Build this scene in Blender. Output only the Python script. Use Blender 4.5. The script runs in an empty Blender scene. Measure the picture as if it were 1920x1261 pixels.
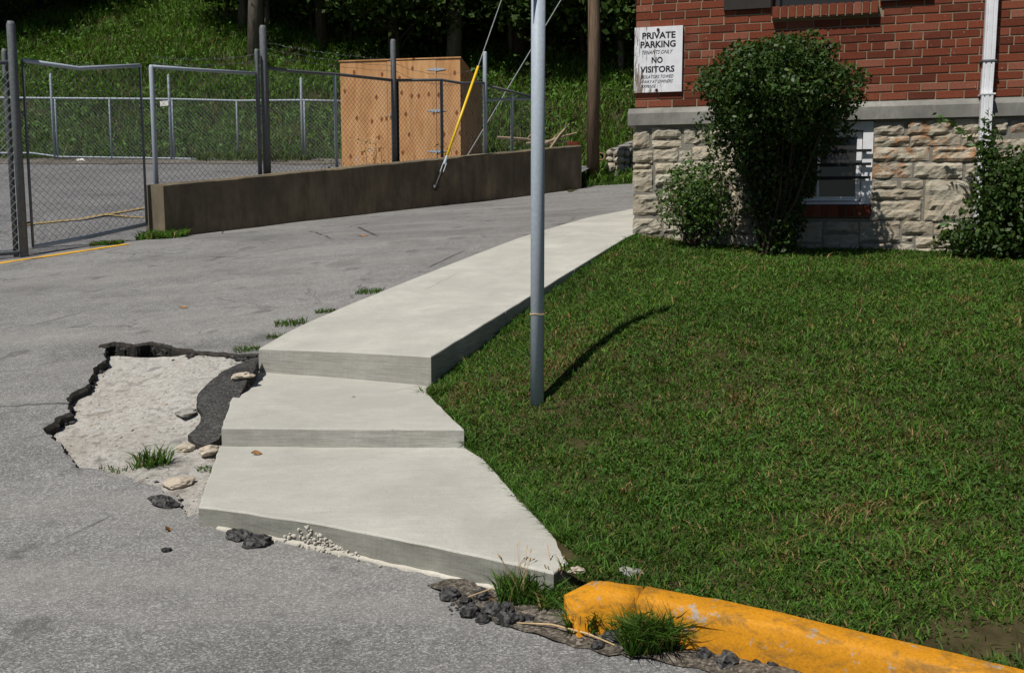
import bpy, bmesh, math, random
import numpy as np
from mathutils import Vector, noise
from mathutils.geometry import delaunay_2d_cdt
R = math.radians
random.seed(11)
rng = np.random.default_rng(11)
scene = bpy.context.scene
COL = scene.collection

# ------------------------------------------------------------------ camera, sky, sun, exposure
F = 1867.0            # focal length in pixels of the 1920-wide photograph
CZ = 1.15             # lens height above the street at the steps
PITCH = math.atan(225.5 / F)
cam = bpy.data.cameras.new("camera")
cam.sensor_width = 36.0
cam.lens = F / 1920 * 36.0
cam.clip_start = 0.05
cam.clip_end = 2000
camo = bpy.data.objects.new("camera", cam)
COL.objects.link(camo)
camo.location = (0, 0, CZ)
camo.rotation_euler = (math.pi / 2 - PITCH, 0, 0)
scene.camera = camo

SUN_AZ, SUN_EL = 40.0, 57.0      # light travels 40 degrees right of forward
world = bpy.data.worlds.new("World")
scene.world = world
world.use_nodes = True
wn = world.node_tree.nodes
sky = wn.new("ShaderNodeTexSky")
sky.sky_type = 'NISHITA'
sky.sun_disc = False
sky.sun_elevation = R(SUN_EL)
sky.sun_rotation = R(180 + SUN_AZ)
sky.air_density = 0.7
sky.dust_density = 0.3
wn["Background"].inputs[1].default_value = 0.05
world.node_tree.links.new(sky.outputs[0], wn["Background"].inputs[0])
sun = bpy.data.lights.new("sun", 'SUN')
sun.energy = 5.0
sun.angle = R(0.53)
sun.color = (1.0, 0.955, 0.88)
suno = bpy.data.objects.new("sun", sun)
COL.objects.link(suno)
LDIR = Vector((math.sin(R(SUN_AZ)) * math.cos(R(SUN_EL)), math.cos(R(SUN_AZ)) * math.cos(R(SUN_EL)), -math.sin(R(SUN_EL))))
suno.rotation_euler = LDIR.to_track_quat('-Z', 'Y').to_euler()
suno.location = (-6, -8, 14)
scene.view_settings.view_transform = 'Standard'
scene.view_settings.look = 'None'
scene.view_settings.exposure = -0.12
scene.view_settings.gamma = 1.0
scene.cycles.max_bounces = 6
scene.cycles.transparent_max_bounces = 8

# ------------------------------------------------------------------ measuring helpers (pixel of the photo -> point of the place)
cP, sP = math.cos(PITCH), math.sin(PITCH)
def ray(px, py):
    dx, dy = (px - 960) / F, (630.5 - py) / F
    return (dx, cP + dy * sP, -sP + dy * cP)
def at_y(px, py, Y):
    r = ray(px, py); t = Y / r[1]
    return (r[0] * t, Y, CZ + r[2] * t)
def at_z(px, py, z):
    r = ray(px, py); t = (z - CZ) / r[2]
    return (r[0] * t, r[1] * t, z)
def at_s(px, py, fn, t0=1.5, t1=40.0):
    r = ray(px, py)
    n = 160; prev = t0
    for i in range(1, n + 1):
        t = t0 * (t1 / t0) ** (i / n)
        if CZ + r[2] * t <= fn(r[0] * t, r[1] * t):
            a, b = prev, t
            for _ in range(30):
                m = .5 * (a + b)
                if CZ + r[2] * m <= fn(r[0] * m, r[1] * m): b = m
                else: a = m
            return (r[0] * b, r[1] * b, fn(r[0] * b, r[1] * b))
        prev = t
    return (r[0] * t1, r[1] * t1, CZ + r[2] * t1)

# ------------------------------------------------------------------ mesh helpers
def link(o, parent=None):
    COL.objects.link(o)
    if parent is not None:
        o.parent = parent
    return o
def tag(o, label=None, cat=None, group=None, kind=None):
    if label: o["label"] = label
    if cat: o["category"] = cat
    if group: o["group"] = group
    if kind: o["kind"] = kind
    return o
def thing(name, label, cat, group=None, loc=(0, 0, 0)):
    o = bpy.data.objects.new(name, None)
    o.empty_display_size = .1
    o.location = loc
    COL.objects.link(o)
    return tag(o, label, cat, group)
def new_mesh(name, verts, faces, mat, smooth=False):
    me = bpy.data.meshes.new(name)
    me.from_pydata([tuple(v) for v in verts], [], [tuple(f) for f in faces])
    me.update()
    if mat: me.materials.append(mat)
    if smooth:
        me.polygons.foreach_set("use_smooth", [True] * len(me.polygons))
    return me
def mobj(name, verts, faces, mat, parent=None, smooth=False):
    o = bpy.data.objects.new(name, new_mesh(name, verts, faces, mat, smooth))
    link(o, parent)
    if parent is not None and parent.location.length > 0:
        o.location = -parent.location
    return o
def bm_obj(name, bm, mat, parent=None, smooth=False):
    me = bpy.data.meshes.new(name)
    bm.normal_update()
    bm.to_mesh(me); bm.free()
    if mat: me.materials.append(mat)
    if smooth: me.polygons.foreach_set("use_smooth", [True] * len(me.polygons))
    o = bpy.data.objects.new(name, me)
    link(o, parent)
    if parent is not None and parent.location.length > 0:
        o.location = -parent.location
    return o
class MB:
    def __init__(s): s.v = []; s.f = []
    def add(s, vs, fs):
        k = len(s.v); s.v += [tuple(v) for v in vs]; s.f += [tuple(i + k for i in f) for f in fs]
    def box(s, c, ax, ay, az):
        c, ax, ay, az = map(Vector, (c, ax, ay, az))
        vs = [c + sx * ax + sy * ay + sz * az for sz in (-1, 1) for sy in (-1, 1) for sx in (-1, 1)]
        s.add(vs, [(0, 2, 3, 1), (4, 5, 7, 6), (0, 1, 5, 4), (2, 6, 7, 3), (0, 4, 6, 2), (1, 3, 7, 5)])
    def tube(s, pts, rad, n=8, cap=True):
        pts = [Vector(p) for p in pts]
        rads = rad if isinstance(rad, (list, tuple)) else [rad] * len(pts)
        k = len(s.v); ref = None
        for i, p in enumerate(pts):
            d = (pts[min(i + 1, len(pts) - 1)] - pts[max(i - 1, 0)]).normalized()
            if ref is None:
                ref = d.orthogonal().normalized()
            ref = (ref - d * ref.dot(d)).normalized()
            b = d.cross(ref)
            for j in range(n):
                a = 2 * math.pi * j / n
                s.v.append(tuple(p + (ref * math.cos(a) + b * math.sin(a)) * rads[i]))
        for i in range(len(pts) - 1):
            for j in range(n):
                a = k + i * n + j; b2 = k + i * n + (j + 1) % n
                s.f.append((a, b2, b2 + n, a + n))
        if cap:
            s.f.append(tuple(k + j for j in reversed(range(n))))
            s.f.append(tuple(k + (len(pts) - 1) * n + j for j in range(n)))
    def obj(s, name, mat, parent=None, smooth=False):
        return mobj(name, s.v, s.f, mat, parent, smooth)
def fast_mesh(name, verts, faces, mat, cols=None):
    """verts (n,3), faces list of (m,k) int arrays with fixed k"""
    me = bpy.data.meshes.new(name)
    me.vertices.add(len(verts))
    me.vertices.foreach_set("co", np.ascontiguousarray(verts, np.float32).ravel())
    idx = np.concatenate([f.ravel() for f in faces]).astype(np.int32)
    tot = np.concatenate([np.full(len(f), f.shape[1]) for f in faces]).astype(np.int32)
    st = np.concatenate([[0], np.cumsum(tot)[:-1]]).astype(np.int32)
    me.loops.add(len(idx)); me.loops.foreach_set("vertex_index", idx)
    me.polygons.add(len(tot)); me.polygons.foreach_set("loop_start", st)
    try: me.polygons.foreach_set("loop_total", tot)
    except Exception: pass
    me.update(calc_edges=True)
    me.validate()
    if cols is not None:
        at = me.color_attributes.new("Col", 'FLOAT_COLOR', 'POINT')
        c4 = np.ones((len(verts), 4), np.float32); c4[:, :3] = cols
        at.data.foreach_set("color", c4.ravel())
    if mat: me.materials.append(mat)
    return me
def put(name, me, parent=None):
    return link(bpy.data.objects.new(name, me), parent)
def unit(a):
    return a / np.maximum(np.linalg.norm(a, axis=1, keepdims=True), 1e-9)
def leaf_mesh(name, P, size, mat, cols, aspect=.5, nbias=None, bias=.5, r=rng, fold=.25):
    """one folded four-sided leaf at every point"""
    n = len(P)
    N = r.normal(size=(n, 3))
    if nbias is not None:
        N = unit(N) * (1 - bias) + nbias * bias
    N = unit(N)
    D = unit(np.cross(N, r.normal(size=(n, 3))))
    B = np.cross(N, D)
    s = (np.asarray(size) * (.65 + .7 * r.random(n)))[:, None] if np.ndim(size) == 0 else np.asarray(size)[:, None]
    v = np.empty((n, 4, 3))
    v[:, 0] = P - D * s * .5
    v[:, 1] = P + B * s * aspect * .5 + N * s * fold * .4 - D * s * .06
    v[:, 2] = P + D * s * .5
    v[:, 3] = P - B * s * aspect * .5 + N * s * fold * .4 - D * s * .06
    f = np.arange(n * 4).reshape(n, 4)
    c = np.repeat(cols, 4, axis=0)
    return fast_mesh(name, v.reshape(-1, 3), [f], mat, c)
def blade_mesh(name, P, h, w, lean, mat, cols, r=rng):
    """a two-step bent blade at every point: 5 corners, a quad and a tip"""
    n = len(P)
    a = r.random(n) * 2 * math.pi
    side = np.stack([np.cos(a), np.sin(a), np.zeros(n)], 1)
    b = r.random(n) * 2 * math.pi
    ld = np.stack([np.cos(b), np.sin(b), np.zeros(n)], 1) * (lean * (.3 + r.random(n)))[:, None]
    up = np.array([0, 0, 1.0])
    h = h[:, None]; w = w[:, None]
    m = P + up * h * .55 + ld * h * .35
    t = P + up * h * (1 - .25 * np.linalg.norm(ld, axis=1, keepdims=True)) + ld * h
    v = np.empty((n, 5, 3))
    v[:, 0] = P - side * w * .5; v[:, 1] = P + side * w * .5
    v[:, 2] = m + side * w * .42; v[:, 3] = m - side * w * .42
    v[:, 4] = t
    k = np.arange(n)[:, None] * 5
    q = k + np.array([[0, 1, 2, 3]]); tr = k + np.array([[3, 2, 4]])
    c = np.repeat(cols, 5, axis=0)
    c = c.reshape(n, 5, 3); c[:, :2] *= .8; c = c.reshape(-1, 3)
    return fast_mesh(name, v.reshape(-1, 3), [q, tr], mat, c)
def fbm(x, y, s, seed=0.0, o=3):
    return noise.fractal(Vector((x * s + seed, y * s - seed, seed * .7)), .9, 2.1, o)
def in_poly(P, poly):
    x, y = P[:, 0], P[:, 1]
    ins = np.zeros(len(P), bool)
    n = len(poly); j = n - 1
    for i in range(n):
        xi, yi = poly[i][0], poly[i][1]; xj, yj = poly[j][0], poly[j][1]
        c = ((yi > y) != (yj > y)) & (x < (xj - xi) * (y - yi) / ((yj - yi) if yj != yi else 1e-12) + xi)
        ins ^= c; j = i
    return ins
def jag(pts, step, amp, seed=3):
    """a polyline made ragged: subdivided, each new corner pushed sideways"""
    r = random.Random(seed); out = []
    for i in range(len(pts) - 1):
        a, b = Vector(pts[i][:2]), Vector(pts[i + 1][:2]); L = (b - a).length
        n = max(1, int(L / step)); nr = Vector((-(b - a).y, (b - a).x)) / max(L, 1e-6)
        for k in range(n):
            p = a.lerp(b, k / n)
            if k: p = p + nr * r.uniform(-amp, amp)
            out.append((p.x, p.y))
    out.append(tuple(pts[-1][:2]))
    return out
def sheet(name, outer, holes, zfn, step, mat, parent=None, extra=None, jitter=.25):
    """a triangulated ground sheet inside a plan outline, with holes, draped on zfn"""
    pts = [Vector(p[:2]) for p in outer]; edges = [(i, (i + 1) % len(outer)) for i in range(len(outer))]
    for h in holes:
        k = len(pts); pts += [Vector(p[:2]) for p in h]
        edges += [(k + i, k + (i + 1) % len(h)) for i in range(len(h))]
    xs = [p[0] for p in outer]; ys = [p[1] for p in outer]
    g = []
    for (x0, x1, y0, y1, st) in ([(min(xs), max(xs), min(ys), max(ys), step)] + (extra or [])):
        X, Y = np.meshgrid(np.arange(x0, x1, st), np.arange(y0, y1, st))
        q = np.stack([X.ravel(), Y.ravel()], 1)
        q = q + (rng.random(q.shape) - .5) * st * jitter
        g.append(q)
    g = np.concatenate(g); m = in_poly(g, outer)
    for h in holes: m &= ~in_poly(g, h)
    pts += [Vector((float(a), float(b))) for a, b in g[m]]
    V, E, Fc, *_ = delaunay_2d_cdt(pts, edges, [], 0, 1e-4)
    V = np.array([(v.x, v.y) for v in V])
    Fc = [f for f in Fc if len(f) == 3]
    C = np.array([V[list(f)].mean(0) for f in Fc])
    ok = in_poly(C, outer)
    for h in holes: ok &= ~in_poly(C, h)
    vs = [(float(x), float(y), zfn(float(x), float(y))) for x, y in V]
    return mobj(name, vs, [f for f, o in zip(Fc, ok) if o], mat, parent, smooth=True)

# ------------------------------------------------------------------ material helpers
def mat_new(name):
    m = bpy.data.materials.new(name); m.use_nodes = True
    nt = m.node_tree
    return m, nt, nt.nodes["Principled BSDF"]
def N(nt, typ, **kw):
    n = nt.nodes.new(typ)
    for k, v in kw.items():
        if k in n.inputs.keys(): n.inputs[k].default_value = v
        else: setattr(n, k, v)
    return n
def ramp(nt, src, stops):
    n = nt.nodes.new("ShaderNodeValToRGB")
    e = n.color_ramp.elements
    while len(e) < len(stops): e.new(.5)
    for i, (p, c) in enumerate(stops):
        e[i].position = p
        e[i].color = (c[0], c[1], c[2], 1) if isinstance(c, tuple) else (c, c, c, 1)
    nt.links.new(src, n.inputs[0])
    return n.outputs[0]
def mix(nt, a, b, fac, mode='MIX'):
    n = nt.nodes.new("ShaderNodeMix"); n.data_type = 'RGBA'; n.blend_type = mode
    for v, i in ((fac, 0), (a, 6), (b, 7)):
        if hasattr(v, "is_linked"): nt.links.new(v, n.inputs[i])
        elif i == 0: n.inputs[0].default_value = v
        else: n.inputs[i].default_value = (v[0], v[1], v[2], 1)
    return n.outputs[2]
def coords(nt, scale=(1, 1, 1), rot=(0, 0, 0), obj=False):
    tc = nt.nodes.new("ShaderNodeTexCoord")
    mp = nt.nodes.new("ShaderNodeMapping")
    mp.inputs["Scale"].default_value = scale; mp.inputs["Rotation"].default_value = rot
    nt.links.new(tc.outputs["Object"], mp.inputs[0])
    return mp.outputs[0]
def nz(nt, vec, scale, detail=4, rough=.55, dist=0.0):
    n = nt.nodes.new("ShaderNodeTexNoise")
    n.inputs["Scale"].default_value = scale; n.inputs["Detail"].default_value = detail
    n.inputs["Roughness"].default_value = rough; n.inputs["Distortion"].default_value = dist
    nt.links.new(vec, n.inputs["Vector"])
    return n.outputs[0]
def vor(nt, vec, scale, out="Color", feature='F1'):
    n = nt.nodes.new("ShaderNodeTexVoronoi"); n.feature = feature
    n.inputs["Scale"].default_value = scale
    nt.links.new(vec, n.inputs["Vector"])
    return n.outputs[out]
def bump(nt, bsdf, h, strength=.4, dist=.01, prev=None):
    b = nt.nodes.new("ShaderNodeBump")
    b.inputs["Strength"].default_value = strength; b.inputs["Distance"].default_value = dist
    nt.links.new(h, b.inputs["Height"])
    if prev is not None: nt.links.new(prev, b.inputs["Normal"])
    nt.links.new(b.outputs[0], bsdf.inputs["Normal"])
    return b.outputs[0]
def setc(nt, bsdf, c, rough=.85, spec=.25):
    if hasattr(c, "is_linked"): nt.links.new(c, bsdf.inputs["Base Color"])
    else: bsdf.inputs["Base Color"].default_value = (c[0], c[1], c[2], 1)
    bsdf.inputs["Roughness"].default_value = rough
    bsdf.inputs["Specular IOR Level"].default_value = spec
def objrand(nt):
    n = nt.nodes.new("ShaderNodeObjectInfo"); return n.outputs["Random"]

def m_asphalt(name, lo, hi, blotch, stone=150, worn=None):
    m, nt, b = mat_new(name); v = coords(nt)
    agg = vor(nt, v, stone)
    sep = nt.nodes.new("ShaderNodeSeparateColor"); nt.links.new(agg, sep.inputs[0])
    c = ramp(nt, sep.outputs[0], [(0, lo), (.45, tuple(.55 * a + .45 * h for a, h in zip(lo, hi))), (.8, hi), (1, tuple(min(1, x * 1.5) for x in hi))])
    big = ramp(nt, nz(nt, v, .9, 5, .6), [(.3, 1 - blotch), (.62, 1.0 + blotch * .55)])
    c = mix(nt, c, big, 1.0, 'MULTIPLY')
    mid = ramp(nt, nz(nt, v, 11, 6, .7), [(.3, .8), (.65, 1.1)])
    c = mix(nt, c, mid, 1.0, 'MULTIPLY')
    if worn:
        vs = coords(nt, (.5, 2.6, 1), (0, 0, R(-40)))
        st = ramp(nt, nz(nt, vs, .7, 4, .6), [(.45, 0.0), (.7, 1.0)])
        c = mix(nt, c, worn, mix(nt, (0, 0, 0), (.4, .4, .4), st))
    spots = ramp(nt, nz(nt, v, 3.1, 3, .5), [(.64, 0.0), (.7, 1.0)])
    c = mix(nt, c, tuple(x * .55 for x in lo), mix(nt, (0, 0, 0), (.45, .45, .45), spots))
    crk = vor(nt, mix(nt, v, nz(nt, v, 2.0, 4), .12), .55, "Distance", 'DISTANCE_TO_EDGE')
    cm = ramp(nt, crk, [(.0, 1.0), (.008, 0.0)])
    gate = ramp(nt, nz(nt, v, .6, 2), [(.52, 0.0), (.6, 1.0)])
    c = mix(nt, c, (.03, .028, .025), mix(nt, (0, 0, 0), cm, gate))
    crk2 = vor(nt, mix(nt, v, nz(nt, v, 3.0, 5, .7), .22), 1.3, "Distance", 'DISTANCE_TO_EDGE')
    cm2 = ramp(nt, crk2, [(.0, 1.0), (.010, 0.0)])
    gate2 = ramp(nt, nz(nt, v, .9, 3), [(.55, 0.0), (.62, .8)])
    c = mix(nt, c, (.035, .033, .03), mix(nt, (0, 0, 0), cm2, gate2))
    oil = ramp(nt, nz(nt, v, 1.7, 2, .5, .3), [(.66, 0.0), (.76, .3)])
    c = mix(nt, c, (.06, .058, .055), oil)
    setc(nt, b, c, .92, .2)
    hgt = vor(nt, v, stone, "Distance")
    p = bump(nt, b, hgt, .5, .004)
    bump(nt, b, nz(nt, v, 14, 5, .7), .35, .012, p)
    return m
def m_concrete(name, base, var=.14, streak=None, rough=.9, fine=260, stain=None, stain_amt=.5, bumpd=.006):
    m, nt, b = mat_new(name); v = coords(nt)
    c = mix(nt, base, ramp(nt, nz(nt, v, 2.2, 6, .65), [(.28, 1 - var), (.7, 1 + var * .5)]), 1.0, 'MULTIPLY')
    c = mix(nt, c, ramp(nt, nz(nt, v, fine, 3, .7), [(.3, .83), (.7, 1.1)]), 1.0, 'MULTIPLY')
    pits = ramp(nt, vor(nt, v, 26, "Distance"), [(.0, .55), (.045, 1.0)])
    pg = ramp(nt, nz(nt, v, 9, 2), [(.5, 0.0), (.58, 1.0)])
    c = mix(nt, c, mix(nt, (1, 1, 1), pits, pg), 1.0, 'MULTIPLY')
    br = nz(nt, coords(nt, (2, 90, 2), (0, 0, R(-4))), 3, 4, .6)
    c = mix(nt, c, ramp(nt, br, [(.3, .89), (.7, 1.06)]), 1.0, 'MULTIPLY')
    sp = ramp(nt, nz(nt, v, 75, 2, .5), [(.69, 0.0), (.74, .55)])
    c = mix(nt, c, (.2, .17, .13), sp)
    bl_ = ramp(nt, nz(nt, v, 1.4, 9, .8, .6), [(.42, 0.0), (.62, .65)])
    c = mix(nt, c, tuple(x * .7 for x in base), bl_)
    hc = vor(nt, mix(nt, v, nz(nt, v, 2.5, 5, .7), .2), .7, "Distance", 'DISTANCE_TO_EDGE')
    hg = ramp(nt, nz(nt, v, .7, 2), [(.56, 0.0), (.6, .55)])
    c = mix(nt, c, (.16, .15, .13), mix(nt, (0, 0, 0), ramp(nt, hc, [(.0, 1.0), (.0035, 0.0)]), hg))
    if streak:
        vs = coords(nt, streak)
        c = mix(nt, c, ramp(nt, nz(nt, vs, 5, 5, .7), [(.3, .6), (.62, 1.12)]), 1.0, 'MULTIPLY')
    if stain:
        s = ramp(nt, nz(nt, v, 1.3, 6, .7, .6), [(.4, 0.0), (.65, 1.0)])
        c = mix(nt, c, stain, mix(nt, (0, 0, 0), (stain_amt,) * 3, s))
    setc(nt, b, c, rough, .2)
    p = bump(nt, b, nz(nt, v, 90, 5, .7), .35, .003)
    bump(nt, b, nz(nt, v, 9, 5, .7), .5, bumpd, p)
    return m
def m_leaf(name, gain=1.0, trans=.22, rough=.5, spec=.3):
    m, nt, b = mat_new(name)
    a = nt.nodes.new("ShaderNodeAttribute"); a.attribute_name = "Col"
    c = mix(nt, a.outputs[0], (gain, gain, gain), 1.0, 'MULTIPLY')
    setc(nt, b, c, rough, spec)
    t = nt.nodes.new("ShaderNodeBsdfTranslucent")
    nt.links.new(mix(nt, c, (1.25, 1.25, .55), 1.0, 'MULTIPLY'), t.inputs[0])
    ms = nt.nodes.new("ShaderNodeMixShader"); ms.inputs[0].default_value = trans
    nt.links.new(b.outputs[0], ms.inputs[1]); nt.links.new(t.outputs[0], ms.inputs[2])
    nt.links.new(ms.outputs[0], nt.nodes["Material Output"].inputs[0])
    return m
def m_plain(name, c, rough=.6, spec=.3, metal=0.0, var=.12, scale=6.0, bumpy=0.0, stretch=(1, 1, 1)):
    m, nt, b = mat_new(name); v = coords(nt, stretch)
    k = ramp(nt, nz(nt, v, scale, 6, .65), [(.3, 1 - var), (.7, 1 + var)])
    setc(nt, b, mix(nt, c, k, 1.0, 'MULTIPLY'), rough, spec)
    b.inputs["Metallic"].default_value = metal
    if bumpy: bump(nt, b, nz(nt, v, scale * 6, 5, .7), .5, bumpy)
    return m

M = {}
M['road'] = m_asphalt("asphalt_worn", (.112, .111, .110), (.240, .237, .232), .22, 190, worn=(.34, .33, .31))
M['lot'] = m_asphalt("asphalt_lot", (.09, .09, .095), (.20, .20, .205), .2, 110)
M['patch'] = m_asphalt("asphalt_patch", (.028, .028, .028), (.085, .084, .08), .2, 140)
M['tar'] = m_plain("asphalt_broken_edge", (.045, .042, .038), .95, .1, 0, .5, 40, .006)
M['concrete'] = m_concrete("concrete_walk", (.50, .492, .445), .2)
M['riser'] = m_concrete("concrete_form_face_shaded", (.46, .455, .415), .16, (1.2, 1.2, 22), stain=(.26, .25, .22), stain_amt=.6)  # form-board streaks; grey also painted darker than the treads for shade on upright faces
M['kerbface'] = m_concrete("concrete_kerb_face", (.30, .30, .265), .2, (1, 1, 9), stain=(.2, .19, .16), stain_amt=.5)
M['mortarlip'] = m_concrete("cement_lip", (.58, .55, .48), .25, fine=120)
M['wallc'] = m_concrete("concrete_retaining", (.25, .205, .135), .35, (1.5, 1.5, .35), stain=(.10, .085, .065), stain_amt=.7, bumpd=.012)
M['trim'] = m_concrete("cast_stone_trim", (.30, .295, .27), .25, (1, 1, .6), stain=(.17, .165, .15), stain_amt=.55)
M['mortar_b'] = m_concrete("brick_mortar", (.30, .25, .165), .2)
M['mortar_s'] = m_concrete("stone_mortar", (.245, .23, .195), .2, bumpd=.02)
M['galv'] = m_plain("galvanised_steel", (.36, .415, .475), .55, .35, .0, .12, 60, .0006)
M['galvdark'] = m_plain("galvanised_old", (.125, .135, .145), .6, .35, .0, .25, 30)
M['wire'] = m_plain("galvanised_wire", (.30, .32, .33), .55, .4, .0, .2, 20)
M['white'] = m_plain("white_paint", (.72, .73, .76), .5, .35, 0, .1, 12)
M['black'] = m_plain("black_paint", (.012, .012, .013), .5, .3, 0, .3, 9)
M['rust'] = m_plain("rusty_bolt", (.05, .022, .016), .9, .2, 0, .4, 30)
M['letter'] = m_plain("black_lettering", (.022, .022, .025), .8, .2, 0, .3, 90)
M['yellowguard'] = m_plain("yellow_plastic", (.80, .53, .02), .45, .4, 0, .08, 4)
M['soil'] = m_plain("lawn_soil", (.060, .050, .024), 1, .05, 0, .5, 9, .02)
M['hill'] = m_plain("hillside_soil", (.04, .04, .018), 1, .05, 0, .5, 1.6, .05)
M['bark'] = m_plain("bark", (.075, .058, .042), .95, .1, 0, .45, 7, .02, (4, 4, .6))
M['barkpale'] = m_plain("bark_pale", (.15, .13, .105), .95, .1, 0, .4, 7, .02, (4, 4, .6))
M['stem'] = m_plain("shrub_stem", (.055, .042, .030), .9, .1, 0, .4, 20)
M['utility'] = m_plain("utility_pole_wood", (.165, .115, .078), .9, .15, 0, .45, 9, .006, (6, 6, .4))
M['deadwood'] = m_plain("dead_wood", (.32, .25, .17), .9, .1, 0, .3, 9)
M['straw'] = m_plain("dry_stalk", (.50, .36, .20), .9, .1, 0, .3, 30)
M['leafbrown'] = m_plain("dead_leaf", (.30, .17, .08), .85, .1, 0, .35, 40)
M['rockpale'] = m_concrete("rock_pale", (.52, .45, .36), .3, fine=90, bumpd=.01)
M['rockgrey'] = m_concrete("rock_grey", (.33, .32, .29), .3, fine=90, bumpd=.01)
M['tarchunk'] = m_asphalt("asphalt_chunk", (.018, .018, .019), (.085, .084, .082), .3, 90)
M['litter'] = m_plain("litter_white", (.75, .74, .70), .8, .2, 0, .1, 9)
M['shutter'] = m_plain("shutter_paint", (.025, .02, .017), .6, .3, 0, .3, 9)
M['leaf'] = m_leaf("leaf")
M['leafdark'] = m_leaf("leaf_woods", 1.0, .15, .6, .15)
M['grass'] = m_leaf("grass_blade", 1.0, .25, .6, .2)
M['dirt'] = m_asphalt("gritty_dirt", (.045, .038, .03), (.16, .14, .115), .4, 120)
M['dirtlot'] = m_asphalt("lot_edge_grit", (.075, .066, .056), (.17, .155, .135), .5, 60)
M['clay'] = m_plain("clay_pipe", (.30, .20, .12), .8, .2, 0, .2, 9)

def m_glass():
    m, nt, b = mat_new("window_glass")
    setc(nt, b, (.03, .028, .025), .08, .5)
    return m
M['glass'] = m_glass()
def m_brick():
    m, nt, b = mat_new("brick_red"); v = coords(nt)
    r = objrand(nt)
    base = ramp(nt, r, [(0, (.110, .031, .018)), (.35, (.165, .044, .024)), (.7, (.20, .054, .028)), (.9, (.225, .072, .042)), (1, (.26, .105, .07))])
    c = mix(nt, base, ramp(nt, nz(nt, v, 70, 5, .7), [(.3, .78), (.7, 1.15)]), 1.0, 'MULTIPLY')
    lw = nt.nodes.new("ShaderNodeNewGeometry")
    st = ramp(nt, nz(nt, lw.outputs["Position"], 3.0, 6, .7), [(.56, 0.0), (.72, 1.0)])
    c = mix(nt, c, (.28, .15, .11), mix(nt, (0, 0, 0), (.3, .3, .3), st))
    dr = ramp(nt, nz(nt, lw.outputs["Position"], 55, 2, .5), [(.735, 0.0), (.76, 1.0)])
    c = mix(nt, c, (.55, .5, .45), mix(nt, (0, 0, 0), (.5, .5, .5), dr))
    setc(nt, b, c, .9, .15)
    bump(nt, b, nz(nt, v, 160, 4, .7), .5, .002)
    return m
M['brick'] = m_brick()
def m_stone(name, orange):
    m, nt, b = mat_new(name)
    g = nt.nodes.new("ShaderNodeNewGeometry"); v = g.outputs["Position"]
    r = objrand(nt)
    base = ramp(nt, r, [(0, (.40, .37, .305)), (.5, (.51, .475, .39)), (1, (.60, .55, .44))])
    c = mix(nt, base, ramp(nt, nz(nt, v, 9, 6, .7), [(.3, .75), (.7, 1.12)]), 1.0, 'MULTIPLY')
    warm = ramp(nt, nz(nt, v, 4.3, 5, .65), [(.42, 0.0), (.68, 1.0)])
    c = mix(nt, c, (.40, .29, .17), mix(nt, (0, 0, 0), (.45, .45, .45), warm))
    if orange:
        o = ramp(nt, nz(nt, v, 13, 5, .7, .4), [(.45, 0.0), (.62, 1.0)])
        c = mix(nt, c, (.36, .135, .03), mix(nt, (0, 0, 0), (.8, .8, .8), o))
    dk = ramp(nt, nz(nt, v, 24, 5, .75), [(.28, 1.0), (.42, 0.0)])
    c = mix(nt, c, (.13, .125, .11), mix(nt, (0, 0, 0), (.6, .6, .6), dk))
    setc(nt, b, c, .95, .12)
    p = bump(nt, b, nz(nt, v, 34, 8, .72), 1.0, .022)
    bump(nt, b, nz(nt, v, 120, 5, .7), .5, .004, p)
    return m
M['stone'] = m_stone("limestone", False)
M['stoneo'] = m_stone("limestone_iron_stained", True)
def m_kerb():
    m, nt, b = mat_new("kerb_yellow_paint"); v = coords(nt)
    c = mix(nt, (.60, .255, .010), ramp(nt, nz(nt, v, 5, 6, .65), [(.3, .86), (.7, 1.08)]), 1.0, 'MULTIPLY')
    chip = ramp(nt, nz(nt, v, 13, 9, .8), [(.585, 0.0), (.60, 1.0)])
    c = mix(nt, c, (.36, .34, .30), mix(nt, (0, 0, 0), (.85, .85, .85), chip))
    vs = coords(nt, (1, 1, 2.5))
    scuff = ramp(nt, nz(nt, vs, 7, 7, .8, .5), [(.50, 0.0), (.64, 1.0)])
    c = mix(nt, c, (.13, .085, .03), mix(nt, (0, 0, 0), (.7, .7, .7), scuff))
    grit = ramp(nt, nz(nt, v, 130, 3, .6), [(.3, .8), (.7, 1.1)])
    c = mix(nt, c, grit, 1.0, 'MULTIPLY')
    setc(nt, b, c, .7, .25)
    p = bump(nt, b, nz(nt, v, 60, 5, .7), .4, .003)
    bump(nt, b, nz(nt, v, 8, 4, .6), .5, .012, p)
    return m
M['kerb'] = m_kerb()
def m_paint(name, col):
    m, nt, b = mat_new(name); v = coords(nt)
    wear = ramp(nt, nz(nt, v, 9, 7, .75), [(.52, 0.0), (.62, 1.0)])
    c = mix(nt, col, (.2, .18, .14), mix(nt, (0, 0, 0), (.75, .75, .75), wear))
    setc(nt, b, c, .85, .15)
    return m
M['line'] = m_paint("yellow_line_paint", (.62, .34, .03))
M['linefaint'] = m_paint("yellow_line_faded", (.33, .24, .10))
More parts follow.
